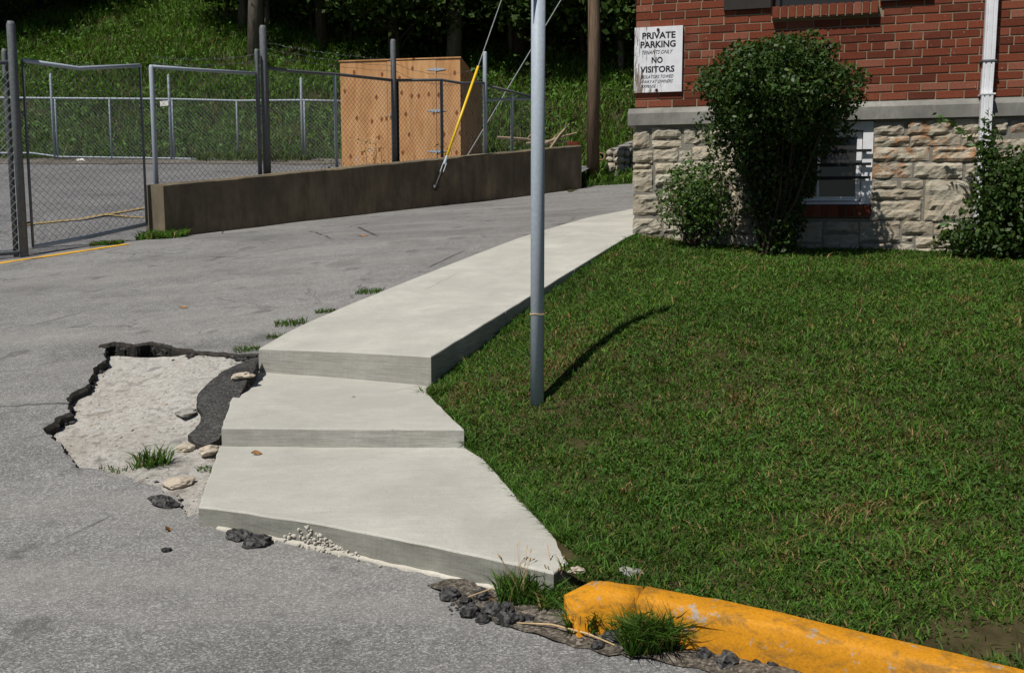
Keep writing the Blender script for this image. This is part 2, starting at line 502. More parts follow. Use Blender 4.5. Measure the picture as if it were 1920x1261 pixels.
def m_slab():
    m, nt, b = mat_new("old_exposed_concrete"); v = coords(nt)
    c = ramp(nt, nz(nt, v, 30, 9, .8), [(.34, (.17, .16, .145)), (.43, (.43, .41, .375)), (.55, (.60, .58, .54))])
    sp = ramp(nt, nz(nt, v, 5.5, 4, .55), [(.60, 0.0), (.66, 1.0)])
    c = mix(nt, c, (.25, .235, .22), mix(nt, (0, 0, 0), (.7, .7, .7), sp))
    br2 = ramp(nt, nz(nt, v, 1.6, 5, .65), [(.5, 0.0), (.7, .5)])
    c = mix(nt, c, (.36, .30, .24), br2)
    peb = ramp(nt, vor(nt, v, 60, "Distance"), [(.12, .72), (.3, 1.0)])
    c = mix(nt, c, peb, .8, 'MULTIPLY')
    setc(nt, b, c, .95, .12)
    p = bump(nt, b, nz(nt, v, 30, 9, .78), .9, .025)
    bump(nt, b, nz(nt, v, 110, 5, .7), .6, .004, p)
    return m
M['slab'] = m_slab()
def m_ply():
    m, nt, b = mat_new("plywood"); v = coords(nt)
    g = nz(nt, coords(nt, (1.2, 1.2, .22)), 4.0, 6, .65, 1.2)
    c = ramp(nt, g, [(.3, (.44, .215, .085)), (.5, (.56, .30, .13)), (.7, (.63, .37, .18))])
    tc = nt.nodes.new("ShaderNodeTexCoord"); sx = nt.nodes.new("ShaderNodeSeparateXYZ"); nt.links.new(tc.outputs["Object"], sx.inputs[0])
    ad = nt.nodes.new("ShaderNodeMath"); ad.operation = 'ADD'; nt.links.new(sx.outputs[0], ad.inputs[0]); nt.links.new(sx.outputs[1], ad.inputs[1])
    mz = nt.nodes.new("ShaderNodeMath"); mz.operation = 'MULTIPLY'; nt.links.new(sx.outputs[2], mz.inputs[0]); mz.inputs[1].default_value = .55
    cb = nt.nodes.new("ShaderNodeCombineXYZ"); nt.links.new(ad.outputs[0], cb.inputs[0]); nt.links.new(mz.outputs[0], cb.inputs[1])
    v2 = nt.nodes.new("ShaderNodeTexVoronoi"); v2.voronoi_dimensions = '2D'; v2.inputs["Scale"].default_value = 4.6; nt.links.new(cb.outputs[0], v2.inputs["Vector"])
    kf = ramp(nt, v2.outputs["Distance"], [(.0, 1.0), (.10, .9), (.15, 0.0)])
    gate = ramp(nt, v2.outputs["Color"], [(.42, 0.0), (.46, 1.0)])
    c = mix(nt, c, (.20, .065, .022), mix(nt, (0, 0, 0), kf, gate))
    gs = ramp(nt, nz(nt, coords(nt, (3.2, 3.2, .9)), 1.7, 3, .5), [(.68, 0.0), (.72, 1.0)])
    c = mix(nt, c, (.42, .36, .33), mix(nt, (0, 0, 0), (.7, .7, .7), gs))
    c = mix(nt, c, ramp(nt, nz(nt, coords(nt, (1.2, 1.2, .35)), 2.2, 6, .7), [(.3, .78), (.65, 1.08)]), 1.0, 'MULTIPLY')
    setc(nt, b, c, .8, .2)
    return m
M['ply'] = m_ply()
def m_sign():
    m, nt, b = mat_new("peeling_white_signboard"); v = coords(nt)
    vs = coords(nt, (7.5, 7.5, .8))
    n = nz(nt, vs, 6, 8, .75, .8)
    # more wear towards the weathered corner edge of the board
    sx = nt.nodes.new("ShaderNodeSeparateXYZ"); nt.links.new(v, sx.inputs[0])
    ad = nt.nodes.new("ShaderNodeMath"); ad.operation = 'MULTIPLY_ADD'
    nt.links.new(sx.outputs[0], ad.inputs[0]); ad.inputs[1].default_value = -.48; nt.links.new(n, ad.inputs[2])
    ad2 = nt.nodes.new("ShaderNodeMath"); ad2.operation = 'MULTIPLY_ADD'
    nt.links.new(sx.outputs[2], ad2.inputs[0]); ad2.inputs[1].default_value = -.10; nt.links.new(ad.outputs[0], ad2.inputs[2])
    pe = ramp(nt, ad2.outputs[0], [(.455, 0.0), (.50, 1.0)])
    wood = ramp(nt, nz(nt, coords(nt, (16, 16, 1.2)), 5, 5, .7), [(.3, (.10, .075, .055)), (.7, (.27, .22, .17))])
    c = mix(nt, mix(nt, (.74, .75, .79), ramp(nt, nz(nt, v, 12, 5), [(.3, .88), (.7, 1.05)]), 1.0, 'MULTIPLY'), wood, pe)
    setc(nt, b, c, .75, .25)
    bump(nt, b, n, .3, .003)
    return m
M['sign'] = m_sign()

# ------------------------------------------------------------------ the lie of the land
R0 = Vector(at_z(808, 668, .42))            # right front corner of the upper walk
R1 = Vector(at_y(1187, 437, 8.85))          # where the walk meets the building corner
SD = Vector((R1.x - R0.x, R1.y - R0.y)).normalized()
SN = Vector((-SD.y, SD.x))
_ks = np.array([-12, -3.2, -2.1, -1.15, 0, 1, 2, 3.9, 7.4, 10.8, 12.8, 18, 30])
_ke = np.array([-1.30, -1.19, -1.155, -1.01, -.765, -.615, -.475, -.195, .10, .36, .545, 1.0, 1.8])
_gs = np.linspace(-14, 30, 1200)
_ge = np.interp(_gs, _ks, _ke)
_kern = np.exp(-np.linspace(-2, 2, 31) ** 2); _kern /= _kern.sum()
_ge = np.convolve(np.pad(_ge, 15, mode='edge'), _kern, 'valid')
def sn(x, y):
    dx, dy = x - R0.x, y - R0.y
    return dx * SD.x + dy * SD.y, dx * SN.x + dy * SN.y
def road_z(x, y):
    s, n = sn(x, y)
    z = CZ + float(np.interp(s, _gs, _ge))
    k = min(1.0, max(0.0, (s + 1) / 3.0))
    z -= .025 * max(0.0, n - 1.0) * k
    z -= .030 * min(1.0, max(0.0, (x + 1.2) / .8)) * min(1.0, max(0.0, -s)) * min(1.0, max(0.0, (.75 - x) / .5))
    return z + .006 * fbm(x, y, 1.1, 3.3) + .0015 * fbm(x, y, 6, 1.3)
_we = np.interp(_gs, [-2, 0, 3.85, 7.4, 10.8, 16], [-1.0, -.73, -.165, .115, .375, .9])
_we = np.convolve(np.pad(_we, 15, mode='edge'), _kern, 'valid')
def walk_z(x, y):
    return CZ + float(np.interp(sn(x, y)[0], _gs, _we))

# retaining wall line
W0 = Vector((at_y(310, 447, 11.6)[0], 11.6)); W1 = Vector((at_y(1090, 348, 18.5)[0], 18.5))
WD = (W1 - W0).normalized(); WB = Vector((-WD.y, WD.x))     # WB points behind the wall
GL = Vector(at_y(45, 470, 10.6)[:2])                           # gate post
def lot_z(x, y):
    z = CZ - .45 + .135 * (y - 9.6) + .01 * fbm(x, y, .6, 9.1)
    d = 9.0
    P = ((-14.0, 7.6), (-8.0, 9.2), (GL.x, GL.y), (W0.x, W0.y), (W0.x + .4, W0.y + .5))
    for a, b in zip(P, P[1:]):
        ux, uy = b[0] - a[0], b[1] - a[1]
        t = min(1.0, max(0.0, ((x - a[0]) * ux + (y - a[1]) * uy) / (ux * ux + uy * uy)))
        d = min(d, math.hypot(x - a[0] - ux * t, y - a[1] - uy * t))
    k = min(1.0, d / 2.5); k = k * k * (3 - 2 * k)
    return road_z(x, y) * (1 - k) + z * k
# building corner and wall axes
CC = Vector(at_y(1189, 300, 8.95)[:2])
BA = R(16.4)
BD = Vector((math.cos(BA), -math.sin(BA))); BN = Vector((-math.sin(BA), -math.cos(BA)))
def wall_pt(px, py, off=0.0):
    """(u, z) of a pixel on the street wall, u metres from the corner, plane off metres proud"""
    r = ray(px, py); o = CC + BN * off
    t = (o.x * BN.x + o.y * BN.y) / (r[0] * BN.x + r[1] * BN.y)
    return (r[0] * t - CC.x) * BD.x + (r[1] * t - CC.y) * BD.y, CZ + r[2] * t
def W3(u, z, off=0.0):
    p = CC + BD * u + BN * off
    return Vector((p.x, p.y, z))
# lawn: thin-plate surface through points read from the photograph
_lc = []
def lp(px, py, e): _lc.append(at_z(px, py, CZ + e))
def lw(px, py):
    u, z = wall_pt(px, py); p = W3(u, z); _lc.append((p.x, p.y, p.z))
for a in ((1190, 440), (1300, 455), (1400, 462), (1520, 466), (1650, 468), (1780, 474), (1900, 480)): lw(*a)
_lc += [(.12, 4.74, CZ - .90), (.41, 5.08, CZ - .685), (.70, 5.43, CZ - .56), (.89, 5.66, CZ - .525), (1.3, 6.1, CZ - .50)]
for a in ((900, 852, -1.03), (1000, 968, -1.05), (1088, 1052, -1.05), (1210, 1086, -1.055), (1500, 1146, -1.06), (1900, 1240, -1.06), (878, 806, -.97), (806, 738, -.91), (842, 690, -.87)): lp(*a)
for s_, dz in ((.4, .13), (1.0, .10), (1.6, .07), (2.4, .05), (3.2, .04)):
    p = Vector((R0.x, R0.y)) + SD * s_ - SN * .06
    _lc.append((p.x, p.y, walk_z(p.x, p.y) - dz))
_lc += [(3.5, 7.2, CZ - .36), (5.5, 6.2, CZ - .42), (4.0, 4.5, CZ - .66), (3.0, 2.2, CZ - .98), (4.5, 1.2, CZ - 1.06), (6.5, 2.5, CZ - .9), (7.5, 5.5, CZ - .5)]
_A = np.array(_lc); _n = len(_A)
def _tps(d2): return np.where(d2 > 1e-12, .5 * d2 * np.log(np.maximum(d2, 1e-12)), 0)
_K = _tps(((_A[:, None, :2] - _A[None, :, :2]) ** 2).sum(-1)) + np.eye(_n) * .012
_Pm = np.c_[np.ones(_n), _A[:, :2]]
_L = np.block([[_K, _Pm], [_Pm.T, np.zeros((3, 3))]])
_W = np.linalg.solve(_L, np.r_[_A[:, 2], 0, 0, 0])
def lawn_zv(xy):
    d2 = ((xy[:, None, :] - _A[None, :, :2]) ** 2).sum(-1)
    return _tps(d2) @ _W[:_n] + np.c_[np.ones(len(xy)), xy] @ _W[_n:]
def lawn_z(x, y): return float(lawn_zv(np.array([[x, y]]))[0]) + .006 * fbm(x, y, 3, 2.2)
# hillside behind the lot
def hill_base_y(x):
    return float(np.interp(x, [-30, -12, -2, 0.2, 1.2, 30], [22.6, 22.3, 22.2, 21.6, 19.6, 19.6]))
def hill_z(x, y):
    yb = hill_base_y(x); d = y - yb
    z0 = float(np.interp(x, [-3, .5, 1.5], [lot_z(x, yb), lot_z(x, yb) - .15, CZ + .62]))
    rise = np.interp(d, [-3, 0, .4, 2.0, 8, 20, 60], [-1.3, -.03, .06, .9, 4.0, 9.3, 20])
    if x > .8:
        rise = np.interp(d, [-3, 0, .6, 1.6, 3, 8, 20, 60], [-.35, -.03, .0, .15, .9, 4.0, 9.3, 20])
    return z0 + float(rise) + (.22 * fbm(x, y, .35, 5.0) + .10 * fbm(x, y, 1.1, 8.0)) * min(1, max(0, d / 2))

# ================================================================== STRUCTURE: ground, road, walk, lawn, lot, hillside
def s1z(x, y): return .105 + (y - 3.3) * .03
def s2z(x, y): return .222 + (y - 4.35) * .05
# --- hole broken out of the asphalt
hole_px = [(186, 646), (216, 640), (250, 645), (286, 640), (330, 652), (385, 658), (448, 664), (492, 664), (476, 700), (462, 740), (440, 800), (430, 850),
           (405, 925), (384, 956), (352, 968), (338, 940), (300, 912), (240, 893), (190, 880), (143, 876), (118, 848), (98, 822), (80, 803), (104, 782), (132, 772), (124, 748), (136, 735), (168, 718), (174, 690), (200, 672), (196, 658)]
hole = [at_s(a, b, road_z)[:2] for a, b in hole_px]
hole = jag(hole + [hole[0]], .06, .018, 5)[:-1]
hole = jag(hole + [hole[0]], .018, .006, 9)[:-1]
def slab_z(x, y): return road_z(x, y) - (.012 + .040 * min(1, max(0, (y - 3.75) / .55)) * (1 - .75 * min(1, max(0, (y - 4.75) / .4)) * min(1, max(0, (x + 2.1) / .3)))) - .010 * fbm(x, y, 4, 7.7) - .006 * fbm(x, y, 16, 1.7)
# step outlines (plan), read on each step's own sloping top
st1 = [at_s(a, b, s1z) for a, b in ((372, 949), (440, 957), (600, 981), (800, 1020), (940, 1051), (1038, 1073), (1050, 1064), (1088, 1050), (1050, 1018), (1000, 962), (940, 898), (905, 858), (872, 838))]
st1 += [(st1[-1][0] - .03, st1[-1][1] + .06, 0), (at_s(410, 838, s1z)[0], at_s(410, 838, s1z)[1] + .06, 0), at_s(410, 838, s1z)]
st2f = [at_s(a, b, s2z) for a, b in ((415, 801), (640, 803), (870, 804))]
st2b = [at_s(800, 736, s2z), at_s(445, 713, s2z)]
st2 = st2f + [st2b[0], (st2b[0][0], st2b[0][1] + .2, 0), (st2b[1][0] + .06, st2b[1][1] + .3, 0), st2b[1]]
# walk edges
wl = [Vector(at_s(a, b, walk_z)) for a, b in ((485, 653), (540, 621), (600, 593), (700, 552), (800, 512), (900, 473), (1000, 437), (1100, 408), (1187, 391))]
wl.append(wl[-1] + (wl[-1] - wl[-2]) * 1.6)
wl.append(wl[-1] + Vector((.6, 2.2, 0)))
wr0 = Vector((R0.x, R0.y)); wr1 = wr0 + SD * 10.5
def edge_at(poly, y):
    for a, b in zip(poly, poly[1:]):
        if (a[1] - y) * (b[1] - y) <= 0 and a[1] != b[1]:
            t = (y - a[1]) / (b[1] - a[1]); return a[0] + (b[0] - a[0]) * t
    return poly[-1][0]
# --- street and driveway
kerb_back = [at_z(a, b, .118)[:2] for a, b in ((1058, 1085), (1110, 1077), (1212, 1092), (1350, 1117), (1500, 1150), (1700, 1196), (1905, 1245))]
kd = Vector(kerb_back[-1]) - Vector(kerb_back[-2])
kerb_back.append(tuple(Vector(kerb_back[-1]) + kd.normalized() * 2.6 + Vector((0, -.15))))
walk_mid = [((edge_at(wl, y) + (R0.x + (y - R0.y) / SD.y * SD.x)) / 2, y) for y in (5.6, 6.5, 7.5, 9, 10.5, 12, 13.5)]
outer = [(-14, -4), (9, -4), (9, 0.2), tuple(kerb_back[-1]), tuple(kerb_back[-3]), tuple(kerb_back[2]), (.12, 3.0), (-.4, 3.45), (-.75, 4.3), (-.8, 5.0)] + walk_mid + \
        [(4.5, 14.5), (9, 16.5), (12, 19.0), (1.6, 19.4)] + [tuple(W1 + WB * .1), tuple(W0 + WB * .1), tuple(GL + Vector((-.05, .1)))] + [(-8, 9.3), (-14, 7.7)]
_w = [tuple(v[:2]) for v in wl[:9]]
def shrink(poly, d):
    c = Vector((sum(p[0] for p in poly) / len(poly), sum(p[1] for p in poly) / len(poly)))
    return [tuple(Vector(p[:2]) + (c - Vector(p[:2])).normalized() * d) for p in poly]
under = [[(p[0], p[1] + .13) for p in st1[:7]] + [p[:2] for p in st1[8:]], [p[:2] for p in st2], [st2b[1][:2], st2b[0][:2], tuple(wr0 + SD * .3), (-1.0, 5.7), (wl[0].x + .0, wl[0].y + .02)]]
def road_mesh_z(x, y):
    q = np.array([[x, y]])
    return road_z(x, y) - (.16 if any(in_poly(q, u)[0] for u in under) else 0.0)
road = sheet("road", outer, [hole], road_mesh_z, .45, M['road'], None, [(-3.4, 1.6, 2.0, 6.4, .11), (-5, 1, 6.4, 12, .3)])
tag(road, kind="structure")
# broken rim of the asphalt: a ragged face going down to the old slab
rim = MB(); hh = hole
for i in range(len(hh)):
    a, b = hh[i], hh[(i + 1) % len(hh)]
    za, zb = road_mesh_z(*a), road_mesh_z(*b)
    lip_ = .012 + .03 * abs(noise.noise(Vector((a[0] * 7, a[1] * 7, 2)))); lip2 = .012 + .03 * abs(noise.noise(Vector((b[0] * 7, b[1] * 7, 2))))
    c = Vector((sum(p[0] for p in hh) / len(hh), sum(p[1] for p in hh) / len(hh)))
    q = []
    for p in (a, b):
        d = (c - Vector(p)).normalized() * (.004 + .03 * abs(noise.noise(Vector((p[0] * 17, p[1] * 17, 0)))) + .012 * (noise.noise(Vector((p[0] * 60, p[1] * 60, 0))) * .5 + .5))
        q.append((p[0] + d.x, p[1] + d.y))
    rim.add([(a[0], a[1], za), (b[0], b[1], zb), (q[1][0], q[1][1], zb - lip2), (q[0][0], q[0][1], za - lip_), (b[0], b[1], zb - .085), (a[0], a[1], za - .085)],
            [(0, 1, 2, 3), (3, 2, 4, 5)])
tag(rim.obj("broken_edge", M['tar'], road), kind="stuff")
cx = sum(p[0] for p in hole) / len(hole); cy = sum(p[1] for p in hole) / len(hole)
big = [(cx + (p[0] - cx) * 1.12, cy + (p[1] - cy) * 1.12) for p in hole]
so = [(-2.6, 3.3), (-.95, 3.3), (-.95, 5.5), (-2.6, 6.0)]
old = sheet("old_concrete_slab", jag(so + [so[0]], .05, .0, 1)[:-1], [], lambda x, y: slab_z(x, y) + road_mesh_z(x, y) - road_z(x, y) + .004 * fbm(x, y, 40, 5.5), .028, M['slab'])
tag(old, kind="structure")
# dark asphalt patch lying on the slab beside the steps
patch_px = [(468, 672), (440, 684), (415, 697), (392, 715), (371, 738), (368, 757), (381, 775), (366, 803), (352, 815), (366, 828), (385, 833), (410, 822), (430, 790), (455, 730), (480, 690), (484, 668)]
pp = [at_s(a, b, lambda x, y: slab_z(x, y) + .03)[:2] for a, b in patch_px]
pp = jag(pp + [pp[0]], .03, .006, 8)[:-1]
patch = sheet("asphalt_patch", pp, [], lambda x, y: slab_z(x, y) + .028 + .004 * fbm(x, y, 14, 2), .04, M['patch'])
tag(patch, kind="structure")
pr = MB()
for i in range(len(pp)):
    a, b = pp[i], pp[(i + 1) % len(pp)]
    za, zb = slab_z(*a) + .028, slab_z(*b) + .028
    pr.add([(a[0], a[1], za), (b[0], b[1], zb), (b[0], b[1], zb - .06), (a[0], a[1], za - .06)], [(0, 1, 2, 3)])
tag(pr.obj("broken_edge", M['tar'], patch), kind="stuff")
# --- concrete walk: steps and slabs
walk = thing("sidewalk", None, None); tag(walk, kind="structure")
def prism(name, outline, zfn, depth, mat_top, mat_side, parent, bev=.01, sub=.3, seed=1):
    """a cast slab: top draped on zfn, worn edges, sides going into the ground"""
    pts = jag(list(outline) + [outline[0]], sub, .0035, seed)[:-1]
    bm = bmesh.new()
    top = [bm.verts.new((p[0], p[1], zfn(p[0], p[1]))) for p in pts]
    bot = [bm.verts.new((p[0], p[1], zfn(p[0], p[1]) - depth)) for p in pts]
    ft = bm.faces.new(top); 
    ar = sum(pts[i][0] * pts[(i + 1) % len(pts)][1] - pts[(i + 1) % len(pts)][0] * pts[i][1] for i in range(len(pts)))
    sides = []
    for i in range(len(pts)):
        j = (i + 1) % len(pts)
        sides.append(bm.faces.new((top[i], bot[i], bot[j], top[j])))
    if ar < 0: ft.normal_flip()
    ed = [e for e in ft.edges]
    for f in sides: f.material_index = 1
    bmesh.ops.recalc_face_normals(bm, faces=bm.faces)
    bmesh.ops.bevel(bm, geom=ed, offset=bev, segments=2, affect='EDGES', profile=.5, material=0)
    big_f = max(bm.faces, key=lambda f: f.calc_area() * (f.normal.z > .8))
    bmesh.ops.triangulate(bm, faces=[big_f])
    o = bm_obj(name, bm, mat_top, parent)
    o.data.materials.append(mat_side)
    return o
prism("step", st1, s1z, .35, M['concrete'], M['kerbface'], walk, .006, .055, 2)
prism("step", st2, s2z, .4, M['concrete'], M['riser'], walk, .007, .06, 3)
cuts = [None, 6.12, 7.35, 8.6, 9.85, 11.1, 12.4, 13.7]
def rx(y): return R0.x + (y - R0.y) / SD.y * SD.x
for i in range(len(cuts) - 1):
    y1 = cuts[i + 1] - .003
    if i == 0:
        lo = [tuple(wl[0][:2]), (-.9, 5.36), tuple(wr0)]
        ys = 5.54
    else:
        ys = cuts[i] + .003
        lo = [(edge_at(wl, ys), ys), (rx(ys), ys)]
    right = [(rx(y), y) for y in np.linspace(ys, y1, 4)[1:]]
    left = [(edge_at(wl, y), y) for y in np.linspace(ys, y1, 5)[1:]][::-1]
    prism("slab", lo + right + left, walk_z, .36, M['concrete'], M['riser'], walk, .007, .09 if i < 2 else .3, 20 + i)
# honeycombed concrete and the squeezed cement lip along the foot of the bottom step
lip = MB(); honey = MB(); r = random.Random(4)
front = [Vector(p[:2]) for p in st1[:6]]
def along(poly, t):
    L = [(b - a).length for a, b in zip(poly, poly[1:])]; d = t * sum(L)
    for (a, b), l in zip(zip(poly, poly[1:]), L):
        if d <= l: return a.lerp(b, d / l), (b - a).normalized()
        d -= l
    return poly[-1], (poly[-1] - poly[-2]).normalized()
prev = None
for k in range(91):
    t = k / 90; p, d = along(front, t); out = Vector((d.y, -d.x))
    if out.y > 0: out = -out
    w = .012 + .010 * noise.noise(Vector((t * 30, 1, 0)))
    if t < .05 or (.12 < t < .22): w *= .35
    if t > .82: w *= max(.2, (1 - t) / .18)
    if .26 < t < .44: w += .006
    h = .004 + .005 * noise.noise(Vector((t * 22, 5, 0))) - .02 * (1 if (t < .05 or .13 < t < .2 or t > .9) else 0)
    z = road_z(p.x, p.y)
    a = (p.x - out.x * .02, p.y - out.y * .02, z + h + .008); b = (p.x + out.x * w, p.y + out.y * w, z + h); c = (p.x + out.x * (w + .008), p.y + out.y * (w + .008), z - .03)
    if prev: lip.add([prev[0], prev[1], prev[2], a, b, c], [(0, 1, 4, 3), (1, 2, 5, 4)])
    prev = (a, b, c)
lip.obj("cement_lip", M['mortarlip'], walk)
def lump(mb, c, rad, seed, squash=(1, 1, 1), sub=1, amp=.35):
    bm = bmesh.new(); bmesh.ops.create_icosphere(bm, subdivisions=sub, radius=1)
    vs = []
    for v in bm.verts:
        n = 1 + amp * noise.noise(v.co * 1.7 + Vector((seed * 3.1, seed * 1.7, 0))) + amp * .4 * noise.noise(v.co * 4 + Vector((seed, 0, seed)))
        vs.append((c[0] + v.co.x * rad * squash[0] * n, c[1] + v.co.y * rad * squash[1] * n, c[2] + v.co.z * rad * squash[2] * n))
    mb.add(vs, [[v.index for v in f.verts] for f in bm.faces]); bm.free()
for k in range(150):
    t = r.gauss(.36, .055); p, d = along(front, min(max(t, .22), .56)); out = Vector((d.y, -d.x))
    if out.y > 0: out = -out
    hz = r.random() ** 1.6 * .07 * max(.25, 1 - abs(t - .33) / .12)
    q = p + out * r.uniform(-.002, .007 + .02 * (hz < .012))
    lump(honey, (q.x, q.y, road_z(q.x, q.y) + hz), r.uniform(.004, .0085), k, (1, 1, .8), 1, .3)
tag(honey.obj("honeycombed_concrete", M['mortarlip'], walk), kind="stuff")
# dirt-filled broken joint between driveway and walk
jd = MB(); P = [Vector(p[:2]) for p in wl[:9]]; rj = random.Random(6); pv = None
for k in range(121):
    p, d = along(P, k / 120); out = Vector((-d.y, d.x)); t = k / 120
    w_ = (.018 + .03 * abs(noise.noise(Vector((t * 26, 3, 1))))) * (1.0 if t < .3 else .5)
    a = p - out * .03; b = p + out * w_
    cur = ((a.x, a.y, road_z(a.x, a.y) + .005), (b.x, b.y, road_z(b.x, b.y) + .005))
    if pv: jd.add([pv[0], pv[1], cur[0], cur[1]], [(0, 1, 3, 2)])
    pv = cur
tag(jd.obj("joint_dirt", M['tar']), kind="structure")
# --- painted kerb in two lengths
kerb = thing("kerb", None, None); tag(kerb, kind="structure")
def kerb_run(pts, name, z0, seed):
    prof = [(0.0, -.25), (0.0, -.004), (.010, .0), (.066, -.004), (.078, -.009), (.086, -.019), (.091, -.05), (.096, -.10), (.100, -.30)]
    bm = bmesh.new(); rows = []
    P = [Vector(p) for p in jag(pts, .05, .0, 1)]
    for i, p in enumerate(P):
        d = (P[min(i + 1, len(P) - 1)] - P[max(i - 1, 0)]).normalized(); out = Vector((d.y, -d.x))
        if out.y > 0: out = -out
        wob = .006 * noise.noise(Vector((p.x * 3, p.y * 3, seed)))
        row = []
        tap = -.035 * max(0, 1 - (p - P[0]).length / .14) ** 1.5 if seed == 1 else 0.0
        for k, (o, z) in enumerate(prof):
            e = .005 * noise.noise(Vector((p.x * 14, p.y * 14, k * 2.2 + seed))) + .003 * noise.noise(Vector((p.x * 45, p.y * 45, k * 3.3 + seed)))
            row.append(bm.verts.new((p.x + out.x * (o + wob + e), p.y + out.y * (o + wob + e), z0 + z + tap + (e * .8 if k > 0 else 0))))
        rows.append(row)
    for a, b in zip(rows, rows[1:]):
        for k in range(len(prof) - 1): bm.faces.new((a[k], a[k + 1], b[k + 1], b[k]))
    bm.faces.new(rows[0]); bm.faces.new(rows[-1][::-1])
    bmesh.ops.recalc_face_normals(bm, faces=bm.faces)
    return bm_obj(name, bm, M['kerb'], kerb, True)
j0 = Vector(kerb_back[2])
kerb_run([kerb_back[0], kerb_back[1], tuple(j0 - Vector((.008, -.004)))], "kerb_stone", .110, 1)
kerb_run([tuple(j0 + Vector((.004, -.002)))] + list(kerb_back[3:]), "kerb_stone", .113, 2)
# --- lawn
lawn_out = [tuple(Vector(kerb_back[-1]) + Vector((.0, .0))), (9.5, -.3), (9.5, 6.4)]
lawn_out += [tuple((CC + BD * u - BN * .12)) for u in (8.2, 6, 4, 2, .6, 0)]
lawn_out += [tuple(wr0 + SD * s_ + SN * .1) for s_ in (3.9, 3, 2, 1, .25)]
lawn_out += [(st2b[0][0] - .12, st2b[0][1]), (st2f[2][0] - .12, st2f[2][1])] + [(p[0] - .14, p[1] - .02) for p in (st1[12], st1[11], st1[10], st1[9], st1[8])] + [(st1[7][0] - .08, st1[7][1] - .03)]
lawn_out += [tuple(Vector(p) + Vector((0, -.006))) for p in kerb_back[1:-1]]
lawn = sheet("lawn", lawn_out, [], lawn_z, .22, M['soil'], None, [(-.6, 3.2, 2.2, 7, .12)])
tag(lawn, kind="structure")
# --- parking lot and hillside and far ground
lot = sheet("parking_lot", [tuple(GL + Vector((-.05, -.2))), tuple(W0 + WB * .05), tuple(W1 + WB * .12), (1.6, 20.2), (.3, 22.6), (-30, 23.2), (-30, 7.0), (-14, 7.4), (-8, 9.0)], [], lambda x, y: lot_z(x, y) - .006, .8, M['lot'])
tag(lot, kind="structure")
eb = sheet("lot_edge_grit", jag([(-16, 20.9), (-1.6, 20.8), (-1.2, 22.3), (-16, 22.5), (-16, 20.9)], .3, .12, 3)[:-1], [], lambda x, y: lot_z(x, y) + .004, .5, M['dirtlot'])
tag(eb, kind="structure")
X = np.r_[np.arange(-46, -16, 2.0), np.arange(-16, 8, .5), np.arange(8, 46, 2.0)]; Yd = np.r_[np.arange(-2.4, 12, .4), np.arange(12, 60, 2.0)]
hv = []; hf = []
for yd in Yd:
    for x in X:
        y = hill_base_y(float(x)) + float(yd); hv.append((float(x), y, hill_z(float(x), y)))
nx = len(X)
for j in range(len(Yd) - 1):
    for i in range(nx - 1): hf.append((j * nx + i, j * nx + i + 1, (j + 1) * nx + i + 1, (j + 1) * nx + i))
tag(mobj("hillside", hv, hf, M['hill'], None, True), kind="structure")
g = 900
tag(mobj("ground", [(-g, -g, -2.2), (g, -g, -2.2), (g, g, -2.2), (-g, g, -2.2)], [(0, 1, 2, 3)], M['hill']), kind="structure")
# --- painted lines
def stripe(name, pts, w, zfn, mat, seed, lift=.004, worldw=False):
    mb = MB(); P = [Vector(p) for p in jag(pts, .15, .006, seed)]
    L = []
    for i, p in enumerate(P):
        d = (P[min(i + 1, len(P) - 1)] - P[max(i - 1, 0)]).normalized(); n = Vector((-d.y, d.x)); ww = w * (1 + .25 * noise.noise(Vector((p.x * 4, p.y * 4, seed))))
        for s_ in (-1, 1):
            q = p + n * ww * .5 * s_; L.append((q.x, q.y, zfn(q.x, q.y) + lift))
    mb.add(L, [(2 * i, 2 * i + 2, 2 * i + 3, 2 * i + 1) for i in range(len(P) - 1)])
    return tag(mb.obj(name, mat), kind="structure")
stripe("road_marking", [at_s(a, b, road_z)[:2] for a, b in ((-60, 504), (12, 492), (100, 479), (180, 467), (240, 458))], .13, road_z, M['line'], 4, .006)
stripe("parking_marking", [at_s(a, b, lot_z)[:2] for a, b in ((20, 424), (150, 411), (270, 390))], .07, lot_z, M['linefaint'], 5, .006)
stripe("parking_marking", [at_s(a, b, lot_z)[:2] for a, b in ((190, 402), (235, 406), (275, 409))], .06, lot_z, M['linefaint'], 6, .006)

# ================================================================== BUILDING
def ang(o):
    o.rotation_euler = (0, 0, -BA); return o
BX = Vector((BD.x, BD.y, 0)); BO = Vector((BN.x, BN.y, 0)); UP = Vector((0, 0, 1))
bld = thing("brick_building", "red brick building on a rough limestone base with grey stone band", "building")
z_band_top = wall_pt(1195, 203)[1]; z_face_top = wall_pt(1195, 213, .06)[1]; z_face_bot = wall_pt(1195, 235, .06)[1]
UMAX = 8.0; ZTOP = 5.2; DEEP = 7.0
def wbox(mb, u0, u1, z0, z1, o0, o1):
    mb.box(W3((u0 + u1) / 2, (z0 + z1) / 2, (o0 + o1) / 2), BX * (u1 - u0) / 2, BO * (o1 - o0) / 2, UP * (z1 - z0) / 2)
COURSE = .0677; BL = .2032; JT = .0098
